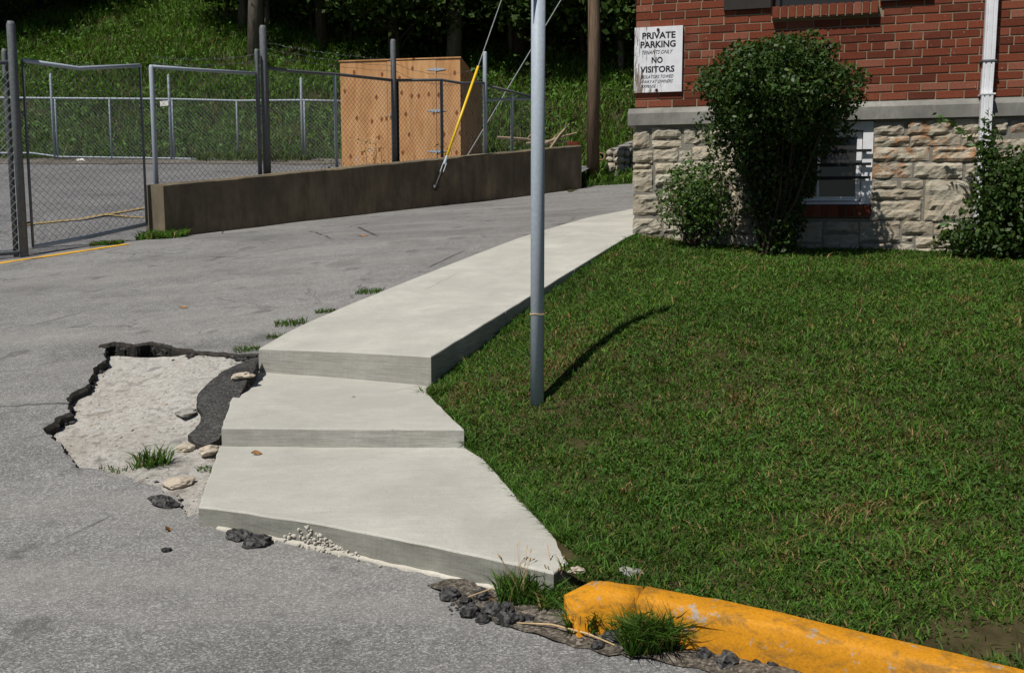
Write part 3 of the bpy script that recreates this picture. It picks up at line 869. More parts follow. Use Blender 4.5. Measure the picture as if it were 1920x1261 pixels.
# upper window (above the view): opening between shutters over a projecting brick sill
us0, zs0 = wall_pt(1447, 32, .07); us1, _ = wall_pt(1648, 20, .07)
zs_bot = wall_pt(1448, 36, .065)[1]; zs_top = zs_bot + .105
mw = MB()
wbox(mw, 0.006, us0, z_band_top - .02, ZTOP - .01, -.30, -.006)
wbox(mw, us0, us1, z_band_top - .02, zs_bot, -.30, -.006)
wbox(mw, us0, us1, zs_bot + 1.62, ZTOP - .01, -.30, -.006)
wbox(mw, us1, UMAX - .006, z_band_top - .02, ZTOP - .01, -.30, -.006)
wallo = mw.obj("brick_wall", M['mortar_b'], bld)
def brick_mesh(name, l, h, d):
    bm = bmesh.new(); bmesh.ops.create_cube(bm, size=1)
    for v in bm.verts: v.co = Vector((v.co.x * l, v.co.y * d, v.co.z * h)) + Vector((random.uniform(-1, 1), random.uniform(-.6, .6), random.uniform(-1, 1))) * .0016
    bmesh.ops.bevel(bm, geom=list(bm.edges), offset=.0028, segments=1, affect='EDGES')
    me = bpy.data.meshes.new(name); bm.normal_update(); bm.to_mesh(me); bm.free(); me.materials.append(M['brick']); return me
stretch = [brick_mesh("stretcher", BL, COURSE - JT, .09) for _ in range(4)]
header = [brick_mesh("header", .0965, COURSE - JT, .09) for _ in range(3)]
half = {}
stuffb = MB()
def place_brick(uc, zc, l, parent, off=0.0, named=True):
    if named:
        if abs(l - BL) < .002: me = random.choice(stretch)
        elif abs(l - .0965) < .002: me = random.choice(header)
        else:
            k = round(l, 3)
            if k not in half: half[k] = brick_mesh("cut_brick", k, COURSE - JT, .09)
            me = half[k]
        o = put("brick", me, parent)
        o.location = W3(uc, zc + random.uniform(-.0006, .0006), -.045 + off + random.uniform(-.0012, .0018)); ang(o)
        o.rotation_euler.z += random.uniform(-.003, .003); o.rotation_euler.y = random.uniform(-.002, .002)
    else:
        wbox(stuffb, uc - l / 2, uc + l / 2, zc - (COURSE - JT) / 2, zc + (COURSE - JT) / 2, -.09, random.uniform(-.001, .001))
nc = int((ZTOP - z_band_top) / COURSE)
nb = 0
for c in range(nc):
    zc = z_band_top + (c + .5) * COURSE
    hd = (c + 1) % 7 == 0
    stepu = (.0965 + JT) if hd else (BL + JT)
    l = stepu - JT
    shift = {0: .1065, 1: .0}.get(c % 2) if not hd else .03
    if c % 7 in (4, 5): shift = (shift + .02) % .21
    u = 0.0; first = True
    while u < UMAX - .02:
        ll = min(l if not (first and shift > .02) else shift, UMAX - u)
        if first and shift <= .02: ll = l
        first = False
        u0, u1 = u, u + ll
        u = u1 + JT
        if ll < .03: continue
        if u1 > us0 - JT and u0 < us1 + JT and zc > zs_bot - .03 and zc < zs_bot + 1.62:
            if u0 < us0 - .05: u1 = us0 - JT
            elif u1 > us1 + .05: u0 = us1 + JT
            else: continue
        named = c <= 14 and u0 < 3.3 and nb < 298
        nb += named
        place_brick((u0 + u1) / 2, zc, u1 - u0, wallo, named=named)
tag(stuffb.obj("brick", M['brick'], wallo), kind="stuff")
# side wall and back of the building (brick courses joined), flat roof
side = MB(); sm = MB()
SX = -BO
for c in range(0, nc):
    zc = z_band_top + (c + .5) * COURSE; u = .10 + (.1065 if c % 2 else 0)
    while u < DEEP - .2:
        ctr = W3(-.002, zc, -u - BL / 2)
        side.box(ctr + BX * .043, BX * .045, BO * BL / 2, UP * (COURSE - JT) / 2); u += BL + JT
tag(side.obj("side_brick", M['brick'], wallo), kind="stuff")
sm.box(W3(UMAX / 2, (z_band_top + ZTOP - .03) / 2, -.31 - (DEEP - .31) / 2), BX * (UMAX / 2 - .008), BO * ((DEEP - .31) / 2), UP * ((ZTOP - .03 - z_band_top) / 2))
sm.obj("side_wall", M['mortar_b'], bld)
rf = MB(); rf.box(W3(UMAX / 2, ZTOP + .06, -DEEP / 2), BX * (UMAX / 2 + .08), BO * (DEEP / 2 + .08), UP * .07); rf.obj("roof", M['trim'], bld)
# cast stone band with a sloping wash
bb = MB(); u = -.055; ends = [1.52, 3.35, 5.2, UMAX + .05]; prevu = -.055
for e in ends:
    u0, u1 = prevu + .002, e - .002; prevu = e
    vs = []
    for uu in (u0, u1):
        for (o, z) in ((-.2, z_face_bot), (.06, z_face_bot), (.06, z_face_top), (.004, z_band_top - .004), (-.2, z_band_top - .004)):
            vs.append(W3(uu, z, o))
    m = MB(); m.add(vs, [(0, 1, 6, 5), (1, 2, 7, 6), (2, 3, 8, 7), (3, 4, 9, 8), (4, 0, 5, 9), (4, 3, 2, 1, 0), (5, 6, 7, 8, 9)])
    o = m.obj("band_stone", M['trim'], bld)
sb = MB(); sb.box(W3(-.025, (z_face_bot + z_face_top) / 2, -.2 - DEEP / 2), BX * .03, BO * (DEEP / 2), UP * ((z_face_top - z_face_bot) / 2)); sb.obj("side_band", M['trim'], bld)
# upper window: sill of upright bricks, frame, glass, shutters
win2 = MB(); 
for a, b, c_, d in ((us0 + .003, us0 + .06, zs_top, zs_bot + 1.61), (us1 - .06, us1 - .003, zs_top, zs_bot + 1.61), (us0 + .06, us1 - .06, zs_bot + 1.55, zs_bot + 1.61), (us0 + .06, us1 - .06, zs_top + .65, zs_top + .70)):
    wbox(win2, a, b, c_, d, -.12, -.05)
w2 = win2.obj("upper_window", M['shutter'], bld)
gl = MB(); wbox(gl, us0 + .05, us1 - .05, zs_top, zs_bot + 1.56, -.10, -.09); gl.obj("pane", M['glass'], w2)
nsb = 13; bw = (us1 - us0) / nsb
sill_me = brick_mesh("sill_brick", bw - .009, .092, .2)
ms_ = MB(); wbox(ms_, us0 + .004, us1 - .004, zs_bot - .0, zs_top - .012, -.14, .055); ms = ms_.obj("brick_sill", M['mortar_b'], bld)
for i in range(nsb):
    o = put("brick", sill_me, ms); o.location = W3(us0 + (i + .5) * bw, (zs_bot + zs_top) / 2, -.035); ang(o)
for s_, (a, b) in (("shutter", wall_pt(1357, 20, .02)[:1] + (us0 - .012,)), ("shutter", (us1 + .012, us1 + .012 + us0 - wall_pt(1357, 20, .02)[0]))):
    sh = MB(); zb = wall_pt(1357, 19.5, .03)[1]
    wbox(sh, a, b, zb, zb + 1.45, .004, .032); sh.obj("shutter", M['shutter'], bld)
# foundation: mortar core and rock-faced stones
uw0 = wall_pt(1437, 300)[0]; uw1 = wall_pt(1637, 300)[0]; zw0 = wall_pt(1600, 383)[1]; zw1 = z_face_bot
fd = MB()
ZF = .2
wbox(fd, .01, uw0 - .01, ZF, z_face_bot + .03, -.3, .012); wbox(fd, uw0 - .01, uw1 + .0, ZF, zw0 - .115, -.3, .012); wbox(fd, uw1, UMAX, ZF, z_face_bot + .03, -.3, .012)
fdo = fd.obj("foundation_wall", M['mortar_s'], bld)
fs = MB(); fs.box(W3(UMAX / 2, (ZF + z_face_bot) / 2, -.31 - DEEP / 2), BX * (UMAX / 2 - .01), BO * (DEEP / 2), UP * ((z_face_bot - ZF) / 2)); fs.obj("side_foundation", M['stone'], bld)
def stone(u0, u1, z0, z1, mat, parent, seed, proud=.03):
    """a rock-faced block: pillowed, chipped front, edges pulled in"""
    nu = max(5, min(12, int((u1 - u0) / .03))); nzv = max(4, min(8, int((z1 - z0) / .02)))
    vs = []; fs_ = []
    for j in range(nzv + 1):
        for i in range(nu + 1):
            a, b = i / nu, j / nzv
            u = u0 + (u1 - u0) * a; z = z0 + (z1 - z0) * b
            ed = min(a, 1 - a) * (u1 - u0); ez = min(b, 1 - b) * (z1 - z0); e = min(ed, ez)
            o = proud * (.35 + .65 * min(1, e / .014))
            o += .020 * noise.noise(Vector((u * 9, z * 12, seed))) + .014 * noise.noise(Vector((u * 24, z * 30, seed + 9))) - .02 * abs(noise.noise(Vector((u * 6, z * 13, seed + 4))))
            if 0 < i < nu: u += .010 * noise.noise(Vector((seed, u * 20, z * 20)))
            if i in (0, nu): u += .007 * noise.noise(Vector((seed * 2, z * 26, a)))
            if j in (0, nzv): z += .014 * noise.noise(Vector((seed * 3, u * 17, b * 3)))
            vs.append(W3(u, z, max(.014, o + .012)))
    k = nu + 1
    for j in range(nzv):
        for i in range(nu): fs_.append((j * k + i, j * k + i + 1, (j + 1) * k + i + 1, (j + 1) * k + i))
    ring = [i for i in range(k)] + [j * k + nu for j in range(1, nzv + 1)] + [nzv * k + i for i in range(nu - 1, -1, -1)] + [j * k for j in range(nzv - 1, 0, -1)]
    n0 = len(vs)
    for q in ring:
        v = Vector(vs[q]); d = (v.x - CC.x) * BN.x + (v.y - CC.y) * BN.y
        vs.append(v - BO * (d + .05))
    for a in range(len(ring)):
        b = (a + 1) % len(ring); fs_.append((ring[b], ring[a], n0 + a, n0 + b))
    o = mobj("stone", vs, fs_, mat, parent)
    o.data.polygons.foreach_set("use_smooth", [False] * len(o.data.polygons))
    return o
def px_stone(crop, box, mat='stone'):
    ox, oy, s = crop
    a = wall_pt(ox + box[0] / s, oy + box[1] / s, .03); b = wall_pt(ox + box[2] / s, oy + box[3] / s, .03)
    return (a[0], b[0], min(b[1], a[1]), max(a[1], b[1]), mat)
cL = (1180, 220, 4.85); cR = (1500, 200, 3.94)
st = [px_stone(cL, b) for b in ((34, 118, 177, 270), (206, 103, 467, 190), (206, 213, 472, 275), (498, 96, 717, 230), (735, 108, 905, 245), (925, 95, 1195, 240),
      (34, 303, 210, 407), (216, 288, 439, 397), (453, 300, 560, 395), (573, 263, 795, 380), (803, 268, 1130, 395),
      (31, 430, 188, 463), (30, 473, 205, 674), (236, 418, 560, 500), (236, 512, 560, 610), (575, 400, 810, 590), (822, 412, 1145, 565),
      (34, 698, 282, 885), (300, 625, 560, 760), (575, 605, 895, 765), (918, 612, 1155, 880), (300, 775, 620, 900), (640, 780, 900, 900),
      (30, 918, 292, 1052), (310, 915, 560, 1050), (575, 915, 950, 1060), (965, 918, 1100, 1062), (1110, 913, 1230, 1045),
      (330, 1066, 640, 1190), (655, 1075, 930, 1200), (945, 1068, 1110, 1200), (1122, 1062, 1240, 1215))]
st += [px_stone(cR, b, m) for b, m in (((550, 120, 765, 200), 'stone'), ((800, 105, 1120, 205), 'stoneo'), ((1145, 95, 1405, 190), 'stone'), ((1430, 90, 1532, 190), 'stone'), ((1562, 112, 1760, 185), 'stoneo'),
      ((548, 222, 803, 285), 'stoneo'), ((823, 210, 1182, 281), 'stoneo'), ((1200, 205, 1400, 285), 'stone'), ((545, 303, 952, 397), 'stoneo'), ((988, 298, 1400, 397), 'stoneo'), ((1420, 243, 1720, 387), 'stone'),
      ((538, 418, 827, 522), 'stoneo'), ((846, 418, 1195, 523), 'stone'), ((1226, 415, 1400, 517), 'stone'), ((1418, 412, 1700, 475), 'stone'),
      ((533, 548, 719, 602), 'stone'), ((752, 548, 908, 602), 'stone'), ((528, 613, 908, 682), 'stone'), ((932, 543, 1252, 840), 'stone'), ((1275, 540, 1420, 640), 'stone'), ((1440, 495, 1720, 640), 'stone'),
      ((523, 698, 888, 838), 'stone'), ((1275, 660, 1500, 800), 'stone'), ((1515, 660, 1740, 800), 'stone'), ((445, 848, 730, 1000), 'stone'), ((757, 848, 978, 942), 'stone'), ((995, 862, 1200, 945), 'stone'), ((1215, 850, 1480, 960), 'stone'), ((1500, 820, 1760, 960), 'stone'),
      ((757, 956, 838, 988), 'stone'), ((858, 958, 1200, 1038), 'stone'), ((1220, 980, 1500, 1080), 'stone'), ((1520, 980, 1780, 1090), 'stone'), ((463, 1012, 842, 1075), 'stone'), ((858, 1046, 1202, 1110), 'stone'),
      ((-60, 850, 160, 1000), 'stone'), ((175, 850, 430, 930), 'stone'), ((175, 945, 430, 1075), 'stone'), ((-60, 1015, 160, 1090), 'stone'), ((-230, 850, -75, 970), 'stone'), ((-230, 985, -75, 1090), 'stone'))]
for i, (a, b, c_, d, m) in enumerate(st):
    stone(a, b, c_, d, M[m], fdo, i * 1.37 + .5, random.uniform(.014, .03))
uu = 3.45; k = 0
while uu < UMAX - .2:
    zz = .75
    while zz < z_face_bot - .06:
        h = random.choice((.08, .11, .14)); h = min(h, z_face_bot - .02 - zz)
        stone(uu + random.uniform(-.02, .02), uu + random.uniform(.28, .38), zz, zz + h - .02, M['stone'], fdo, 80 + k); zz += h; k += 1
    uu += .42
# basement window behind security bars, brick sill
wf = MB(); t = .045
wbox(wf, uw1 - .085, uw1 - .004, zw0, zw1 - .01, -.06, .0); wbox(wf, uw0 + .004, uw0 + .085, zw0, zw1 - .01, -.06, .0)
wbox(wf, uw0 + .085, uw1 - .085, zw1 - .08, zw1 - .01, -.06, -.002); wbox(wf, uw0 + .085, uw1 - .085, zw0, zw0 + .022, -.06, .004)
bwin = wf.obj("basement_window", M['white'], bld)
ws = MB(); 
wbox(ws, uw0 + .09, uw0 + .13, zw0 + .03, zw1 - .09, -.075, -.03); wbox(ws, uw1 - .13, uw1 - .09, zw0 + .03, zw1 - .09, -.075, -.03); wbox(ws, uw0 + .13, uw1 - .13, zw0 + .03, zw0 + .065, -.075, -.03); wbox(ws, uw0 + .13, uw1 - .13, zw1 - .13, zw1 - .09, -.075, -.03)
ws.obj("sash", M['white'], bwin)
gp = MB(); wbox(gp, uw0 + .12, uw1 - .12, zw0 + .05, zw1 - .1, -.07, -.06); gp.obj("pane", M['glass'], bwin)
mid = MB(); wbox(mid, (uw0 + uw1) / 2 - .01, (uw0 + uw1) / 2 + .01, zw0 + .066, zw1 - .131, -.062, -.045); mid.obj("glazing_bar", M['white'], bwin)
for y in (283, 308, 333):
    zb = wall_pt(1600, y)[1]; bm_ = MB(); wbox(bm_, uw0 + .02, uw1 - .015, zb - .011, zb + .011, .022, .034)
    wbox(bm_, uw1 - .09, uw1 - .06, zb - .008, zb + .008, .001, .022); wbox(bm_, uw0 + .06, uw0 + .09, zb - .008, zb + .008, .001, .022)
    bm_.obj("security_bar", M['black'], bwin)
n2 = 13; bw2 = (uw1 - uw0) / n2
sm2 = brick_mesh("sill_brick", bw2 - .008, .098, .14)
m3_ = MB(); wbox(m3_, uw0 + .004, uw1 - .004, zw0 - .108, zw0 - .012, -.1, .045); m3 = m3_.obj("basement_sill", M['mortar_b'], bld)
for i in range(n2):
    o = put("brick", sm2, m3); o.location = W3(uw0 + (i + .5) * bw2, zw0 - .055, -.012); ang(o)
dk = MB(); wbox(dk, uw0 + .01, uw1 - .01, zw0 - .1, zw1, -.295, -.12); dk.obj("cellar_recess", M['black'], bld)

# --- downspout
ud, _ = wall_pt(1858, 15, .07); ud2, _ = wall_pt(1847, 260, .07)
ds = thing("downspout", "white corrugated metal downspout fixed to the brick and stone wall", "downspout", loc=W3(ud, .8, .05))
zc_ = wall_pt(1850, 117, .08)[1]
def spout(u_lo, u_hi, z0, z1, o0, name):
    prof = []
    w, d = .042, .034
    for (x, y) in ((-w, -d), (-w, d), (-w * .62, d), (-w * .55, d - .006), (-w * .38, d - .006), (-w * .3, d), (w * .3, d), (w * .38, d - .006), (w * .55, d - .006), (w * .62, d), (w, d), (w, -d)): prof.append((x, y))
    vs = []
    for (z, uu_) in ((z0, u_lo), (z1, u_hi)):
        for (x, y) in prof: vs.append(W3(uu_ + x, z, o0 + y))
    n = len(prof); m = MB(); m.add(vs, [(i, (i + 1) % n, n + (i + 1) % n, n + i) for i in range(n)] + [tuple(range(n - 1, -1, -1)), tuple(range(n, 2 * n))])
    return m.obj(name, M['white'], ds)
umid = ud + (ud2 - ud) * (117 - 15) / 245
spout(umid, umid, zc_, 4.9, .062, "pipe")
spout(umid - .004, umid, zc_ - .24, zc_ - .004, .060, "pipe_sleeve")
spout(umid - .006, umid - .004, .85, zc_ - .244, .104, "pipe")
for zz in (zc_ + .012, zc_ - .25):
    m = MB(); wbox(m, umid - .055, umid + .055, zz - .006, zz + .006, .002, .1 if zz > zc_ else .142); m.obj("strap", M['galvdark'] if zz > zc_ else M['white'], ds)

# --- sign board
ua, za = wall_pt(1190, 55, .02); ub, zb_ = wall_pt(1278, 172, .02)
sgn = thing("sign", "peeling white wooden parking sign bolted to the brick corner", "sign")
zt = wall_pt(1278, 48, .02)[1]; zb_ = wall_pt(1276, 171.5, .02)[1]; ua = wall_pt(1189.5, 110, .02)[0]
sw, sh_ = ub - ua, zt - zb_
sb = MB(); sb.box((sw / 2, 0, sh_ / 2), (sw / 2, 0, 0), (0, .010, 0), (0, 0, sh_ / 2))
bo = sb.obj("board", M['sign'], sgn)
sgn.location = W3(ua, zb_, .016); ang(sgn)
bo.location = (0, 0, 0)
def text(body, x, z, h, width, bold, shear, name="lettering"):
    cu = bpy.data.curves.new(name, 'FONT'); cu.body = body; cu.size = 1; cu.shear = shear; cu.offset = bold; cu.extrude = .0
    cu.resolution_u = 3
    o = bpy.data.objects.new(name, cu); COL.objects.link(o)
    dg = bpy.context.evaluated_depsgraph_get(); me = bpy.data.meshes.new_from_object(o.evaluated_get(dg))
    COL.objects.unlink(o); bpy.data.objects.remove(o)
    co = np.empty(len(me.vertices) * 3, np.float32); me.vertices.foreach_get("co", co); co = co.reshape(-1, 3)
    mn, mx = co.min(0), co.max(0)
    co2 = np.zeros_like(co)
    co2[:, 0] = x + (co[:, 0] - mn[0]) / (mx[0] - mn[0]) * width
    co2[:, 2] = z + (co[:, 1] - mn[1]) / (mx[1] - mn[1]) * h
    co2[:, 1] = -.0115
    me.vertices.foreach_set("co", co2.ravel()); me.materials.clear(); me.materials.append(M['letter']); me.update()
    q = bpy.data.objects.new(name, me); link(q, sgn)
sx, sz = sw / 820.0, sh_ / 1145.0
def tx(body, x0, x1, y0, y1, bold=0, shear=0): text(body, (x0 - 45) * sx, (1190 - y1) * sz, (y1 - y0) * sz, (x1 - x0) * sx, bold, shear)
tx("PRIVATE", 178, 745, 140, 255, .028); tx("PARKING", 150, 750, 292, 410, .028); tx("TENANTS ONLY", 178, 705, 455, 520, .0, .35)
tx("NO", 345, 535, 572, 682, .03); tx("VISITORS", 150, 738, 732, 845, .028)
tx("VIOLATORS TOWED", 165, 722, 888, 945, .0, .35); tx("AWAY AT OWNERS", 160, 715, 975, 1030, .0, .35); tx("EXPENSE.", 175, 430, 1058, 1108, .0, .35)
for (x, y) in ((448, 100), (438, 1155)):
    b = MB(); c = Vector(((x - 45) * sx, -.006, (1190 - y) * sz)); b.tube([c, c + Vector((0, -.012, 0))], .0125, 10); q = b.obj("bolt", M['rust'], sgn); q.location = (0, 0, 0)

# ================================================================== RETAINING WALL, FENCES, SHED, POLES
def zpx(py, Y, px=960): return at_y(px, py, Y)[2]
def on_line(px, P, D, py=300):
    r = ray(px, py); k = r[0] / r[1]
    t = (k * P.y - P.x) / (D.x - k * D.y)
    return P + D * t
TH = .38
LW = (W1 - W0).length
zt0, zt1 = zpx(346, 11.6), zpx(272, 18.5)
bm = bmesh.new(); n = 60; rows = []
for i in range(n + 1):
    t = i / n; p = W0 + WD * LW * t; zt_ = zt0 + (zt1 - zt0) * t + .012 * noise.noise(Vector((t * 14, 0, 3)))
    zb_ = road_z(p.x, p.y) - .3
    ch = .018 + .012 * noise.noise(Vector((t * 40, 2, 0)))
    row = []
    for (o, z) in ((0, zb_), (-.004 + .008 * noise.noise(Vector((t * 20, 7, 0))), zb_ + (zt_ - zb_) * .5), (.0, zt_ - ch), (ch, zt_), (TH - ch, zt_ + .006 * noise.noise(Vector((t * 25, 9, 0)))), (TH, zt_ - ch), (TH, zb_)):
        q = p + WB * o; row.append(bm.verts.new((q.x, q.y, z)))
    rows.append(row)
for a, b in zip(rows, rows[1:]):
    for k in range(6): bm.faces.new((a[k], b[k], b[k + 1], a[k + 1]))
# chipped end face
bm.faces.new(rows[0]); bm.faces.new(rows[-1][::-1])
bmesh.ops.recalc_face_normals(bm, faces=bm.faces)
rw = bm_obj("retaining_wall", bm, M['wallc'])
tag(rw, "long low brown concrete retaining wall rising along the driveway", "wall")

def chain(mb, a0, b0, a1, b1, sp=.08, rad=.0021):
    """diamond wire between a bottom edge a0-b0 and a top edge a1-b1"""
    a0, b0, a1, b1 = map(Vector, (a0, b0, a1, b1))
    L = (b0 - a0).length; H = ((a1 - a0).length + (b1 - b0).length) / 2
    def pt(u, v): return a0.lerp(b0, u).lerp(a1.lerp(b1, u), v)
    nrm = (b0 - a0).cross(a1 - a0).normalized()
    k = -H
    n = int((L + H) / sp) + 1
    for i in range(n):
        x0 = -H + i * sp
        for sgn_ in (1, -1):
            # line from (x0,0) to (x0+H,H) or mirrored
            lo, hi = max(0, x0), min(L, x0 + H)
            if hi - lo < .02: continue
            segs = max(1, int((hi - lo) / .5)); pts = []
            for q in range(segs + 1):
                x = lo + (hi - lo) * q / segs; v = (x - x0) / H
                if sgn_ < 0: v = 1 - v
                pts.append(pt(x / L, min(1, max(0, v))) + nrm * (.002 * sgn_))
            mb.tube(pts, rad, 3, False)
def barb(mb, a, b, sag=.04, rr=random.Random(3)):
    a, b = Vector(a), Vector(b); n = 14; pts = []
    for i in range(n + 1):
        t = i / n; p = a.lerp(b, t); p.z -= sag * 4 * t * (1 - t); p.z += .008 * math.sin(i * 2.1); pts.append(p)
    mb.tube(pts, .0028, 4, False)
    m = int((b - a).length / .13)
    for i in range(m):
        t = (i + .5) / m; p = a.lerp(b, t); p.z -= sag * 4 * t * (1 - t)
        d = Vector((rr.uniform(-1, 1), rr.uniform(-1, 1), rr.uniform(.3, 1))).normalized() * .022
        mb.tube([p - d, p + d], .0022, 3, False)
def post(parent, P, zb, zt_, r=.03, mat=None, lean=(0, 0), name="post"):
    m = MB(); b = Vector((P[0], P[1], zb)); t = Vector((P[0] + lean[0], P[1] + lean[1], zt_))
    m.tube([b, b.lerp(t, .985), t], [r, r, r * .7], 10); return m.obj(name, mat or M['galvdark'], parent, True)
def rail(parent, pts, r=.021, name="top_rail", mat=None):
    m = MB(); m.tube(pts, r, 8); return m.obj(name, mat or M['galvdark'], parent, True)
def V3(P, z): return Vector((P[0], P[1], z))

# --- gate at the lot entrance
GR = W0 + WB * .30 + WD * .12
gd = (GR - GL); gdn = gd.normalized()
gate = thing("chain_link_gate", "galvanised chain link gate leaf closing the parking lot beside the wall end", "gate", loc=V3(GL, lot_z(*GL)))
ga = GL + gdn * .10; gb = GR - gdn * .16
gzb0, gzb1 = zpx(463, ga.y), zpx(420, gb.y); gzt0, gzt1 = zpx(113, ga.y), zpx(123, gb.y)
rail(gate, [V3(ga, gzb0), V3(ga.lerp(gb, .5), (gzb0 + gzb1) / 2 - .012), V3(gb, gzb1)], .022, "bottom_rail", M['galv'])
rail(gate, [V3(ga, gzt0), V3(ga.lerp(gb, .45), gzt0 + (gzt1 - gzt0) * .45 - .06), V3(gb, gzt1)], .022, "top_rail", M['galv'])
rail(gate, [V3(ga, gzb0), V3(ga, gzt0)], .015, "gate_stile"); rail(gate, [V3(gb, gzb1), V3(gb, gzt1)], .015, "gate_stile")
m = MB(); chain(m, V3(ga, gzb0), V3(gb, gzb1), V3(ga, gzt0 - .02), V3(gb, gzt1)); tag(m.obj("wire_mesh", M['wire'], gate), kind="stuff")
for zz in (.35, 1.5):
    m = MB(); m.tube([V3(GL, lot_z(*GL) + zz), V3(ga, lot_z(*ga) + zz)], .012, 6); m.obj("hinge", M['galvdark'], gate)
# --- fence left of the gate
lf = thing("chain_link_fence", "chain link fence with a cluster of tall posts left of the gate", "fence", loc=V3(GL, lot_z(*GL)))
post(lf, GL, lot_z(*GL) - .1, zpx(40, GL.y), .045); post(lf, GL + Vector((-.11, .05)), lot_z(*GL) - .1, zpx(90, GL.y), .028); post(lf, GL + Vector((-.06, .09)), lot_z(*GL) - .1, zpx(120, GL.y), .024)
FL = Vector((-9.5, 9.2)); zl = lot_z(*FL)
rail(lf, [V3(GL, gzt0 - .03), V3(FL, zl + 1.85)], .021); rail(lf, [V3(GL, gzb0 - .05), V3(FL, zl + .05)], .02, "bottom_rail")
m = MB(); chain(m, V3(GL, gzb0 - .05), V3(FL, zl + .05), V3(GL, gzt0 - .03), V3(FL, zl + 1.85)); tag(m.obj("wire_mesh", M['wire'], lf), kind="stuff")
post(lf, GL.lerp(FL, .5), lot_z(*GL.lerp(FL, .5)) - .1, lot_z(*GL.lerp(FL, .5)) + 1.9, .03); post(lf, FL, zl - .1, zl + 1.95, .03)
# --- fence standing behind the retaining wall
OFF = W0 + WB * (TH + .12)
def fp(px): return on_line(px, OFF, WD)
wf_ = thing("chain_link_fence", "chain link fence with barbed wire standing behind the brown concrete wall", "fence", loc=V3(fp(292), lot_z(*fp(292))))
P290, P500, P630, P740, P830, P905 = [fp(x) for x in (291, 500, 631, 740, 829, 910)]
def zr(px, py): return zpx(py, fp(px).y)
def gb_(P): return lot_z(*P) - .1
post(wf_, P290, gb_(P290), zr(291, 122), .030, M['galv'])
post(wf_, P500, gb_(P500), zr(500, 48), .048); post(wf_, fp(487), gb_(fp(487)), zr(487, 92), .028); post(wf_, fp(509) + WB * .05, gb_(P500), zr(505, 135), .024)
post(wf_, P630, gb_(P630), zr(631, 137), .022, M['galv']); post(wf_, P740, gb_(P740), zr(740, 74), .042); post(wf_, fp(747), gb_(P740), zr(747, 150), .02, M['black'], (.0, .0))
post(wf_, P830, gb_(P830), zr(829, 150), .026); post(wf_, P905, gb_(P905), zr(910, 97), .036, M['galv'])
rail(wf_, [V3(P290, zr(291, 125)), V3(fp(360), zr(360, 130)), V3(fp(488), zr(488, 138))], .022, "top_rail", M['galv'])
rail(wf_, [V3(P500, zr(500, 127)), V3(fp(560), zr(560, 134)), V3(P630, zr(631, 139)), V3(P740, zr(740, 151))], .022, "top_rail")
rail(wf_, [V3(P740, zr(740, 151)), V3(P830, zr(829, 150)), V3(fp(865), zr(865, 156)), V3(P905, zr(910, 156))], .022, "top_rail")
m = MB()
for (A, za_, B, zb2) in ((P290, zr(291, 125), P500, zr(500, 138)), (P500, zr(500, 128), P740, zr(740, 151)), (P740, zr(740, 151), P905, zr(910, 156))):
    chain(m, V3(A, lot_z(*A) + .05), V3(B, lot_z(*B) + .05), V3(A, za_), V3(B, zb2))
tag(m.obj("wire_mesh", M['wire'], wf_), kind="stuff")
for a, b in ((79, 112), (91, 124), (102, 134)):
    m = MB(); barb(m, V3(P500, zr(500, a)), V3(P740, zr(740, b)), .03); m.obj("barbed_wire", M['wire'], wf_)
for a, b in ((118, 122), (132, 146)):
    m = MB(); barb(m, V3(P740, zr(740, a)), V3(P905, zr(910, b)), .16); m.obj("barbed_wire", M['wire'], wf_)
for a, b in ((100, 92), (112, 104)):
    m = MB(); barb(m, V3(P290, zr(291, a + 6)), V3(P500, zr(500, b + 8)), .05); m.obj("barbed_wire", M['wire'], wf_)
# --- fence from the shed to the utility pole
sf = thing("chain_link_fence", "chain link fence panel between the plywood shed and the wooden utility pole", "fence", loc=V3(fp(930), lot_z(*fp(930))))
S = [fp(x) + WB * .25 for x in (931, 981, 1024, 1034)]
for (p, py, r_) in zip(S, (130, 177, 157, 131), (.036, .026, .03, .036)):
    post(sf, p, lot_z(*p) - .1, zpx(py, p.y), r_, M['galv'])
rail(sf, [V3(S[0], zpx(160, S[0].y)), V3(S[1], zpx(172, S[1].y)), V3(S[3], zpx(186, S[3].y))], .022); rail(sf, [V3(S[0], zpx(188, S[0].y)), V3(S[3], zpx(184, S[3].y))], .022, "mid_rail", M['galv'])
m = MB(); chain(m, V3(S[0], lot_z(*S[0]) + .05), V3(S[3], lot_z(*S[3]) + .05), V3(S[0], zpx(160, S[0].y)), V3(S[3], zpx(186, S[3].y))); tag(m.obj("wire_mesh", M['wire'], sf), kind="stuff")
# --- back fence at the foot of the bank
YB = 22.0
bf = thing("chain_link_fence", "low galvanised chain link fence along the foot of the grassy bank", "fence", loc=at_y(100, 296, YB))
xs_ = [(-120, 182), (60, 184), (103, 184), (322, 186), (570, 189), (655, 190)]
for px, top in ((-110, 182), (103, 138), (109, 186), (210, 187), (322, 140), (327, 186), (447, 188), (568, 146), (573, 188), (655, 189)):
    P = Vector(at_y(px, 295, YB)[:2]); post(bf, P, lot_z(*P) - .15, zpx(top, YB), .022 if top > 180 else .03, M['galv'])
def bfp(px, py): return Vector(at_y(px, py, YB))
rail(bf, [bfp(-120, 182), bfp(60, 184), bfp(322, 186), bfp(447, 189), bfp(568, 188), bfp(655, 190)], .022, "top_rail", M['galv'])
rail(bf, [bfp(-120, 286), bfp(60, 287), bfp(110, 294), bfp(322, 297), bfp(447, 300), bfp(655, 304)], .018, "bottom_rail", M['galv'])
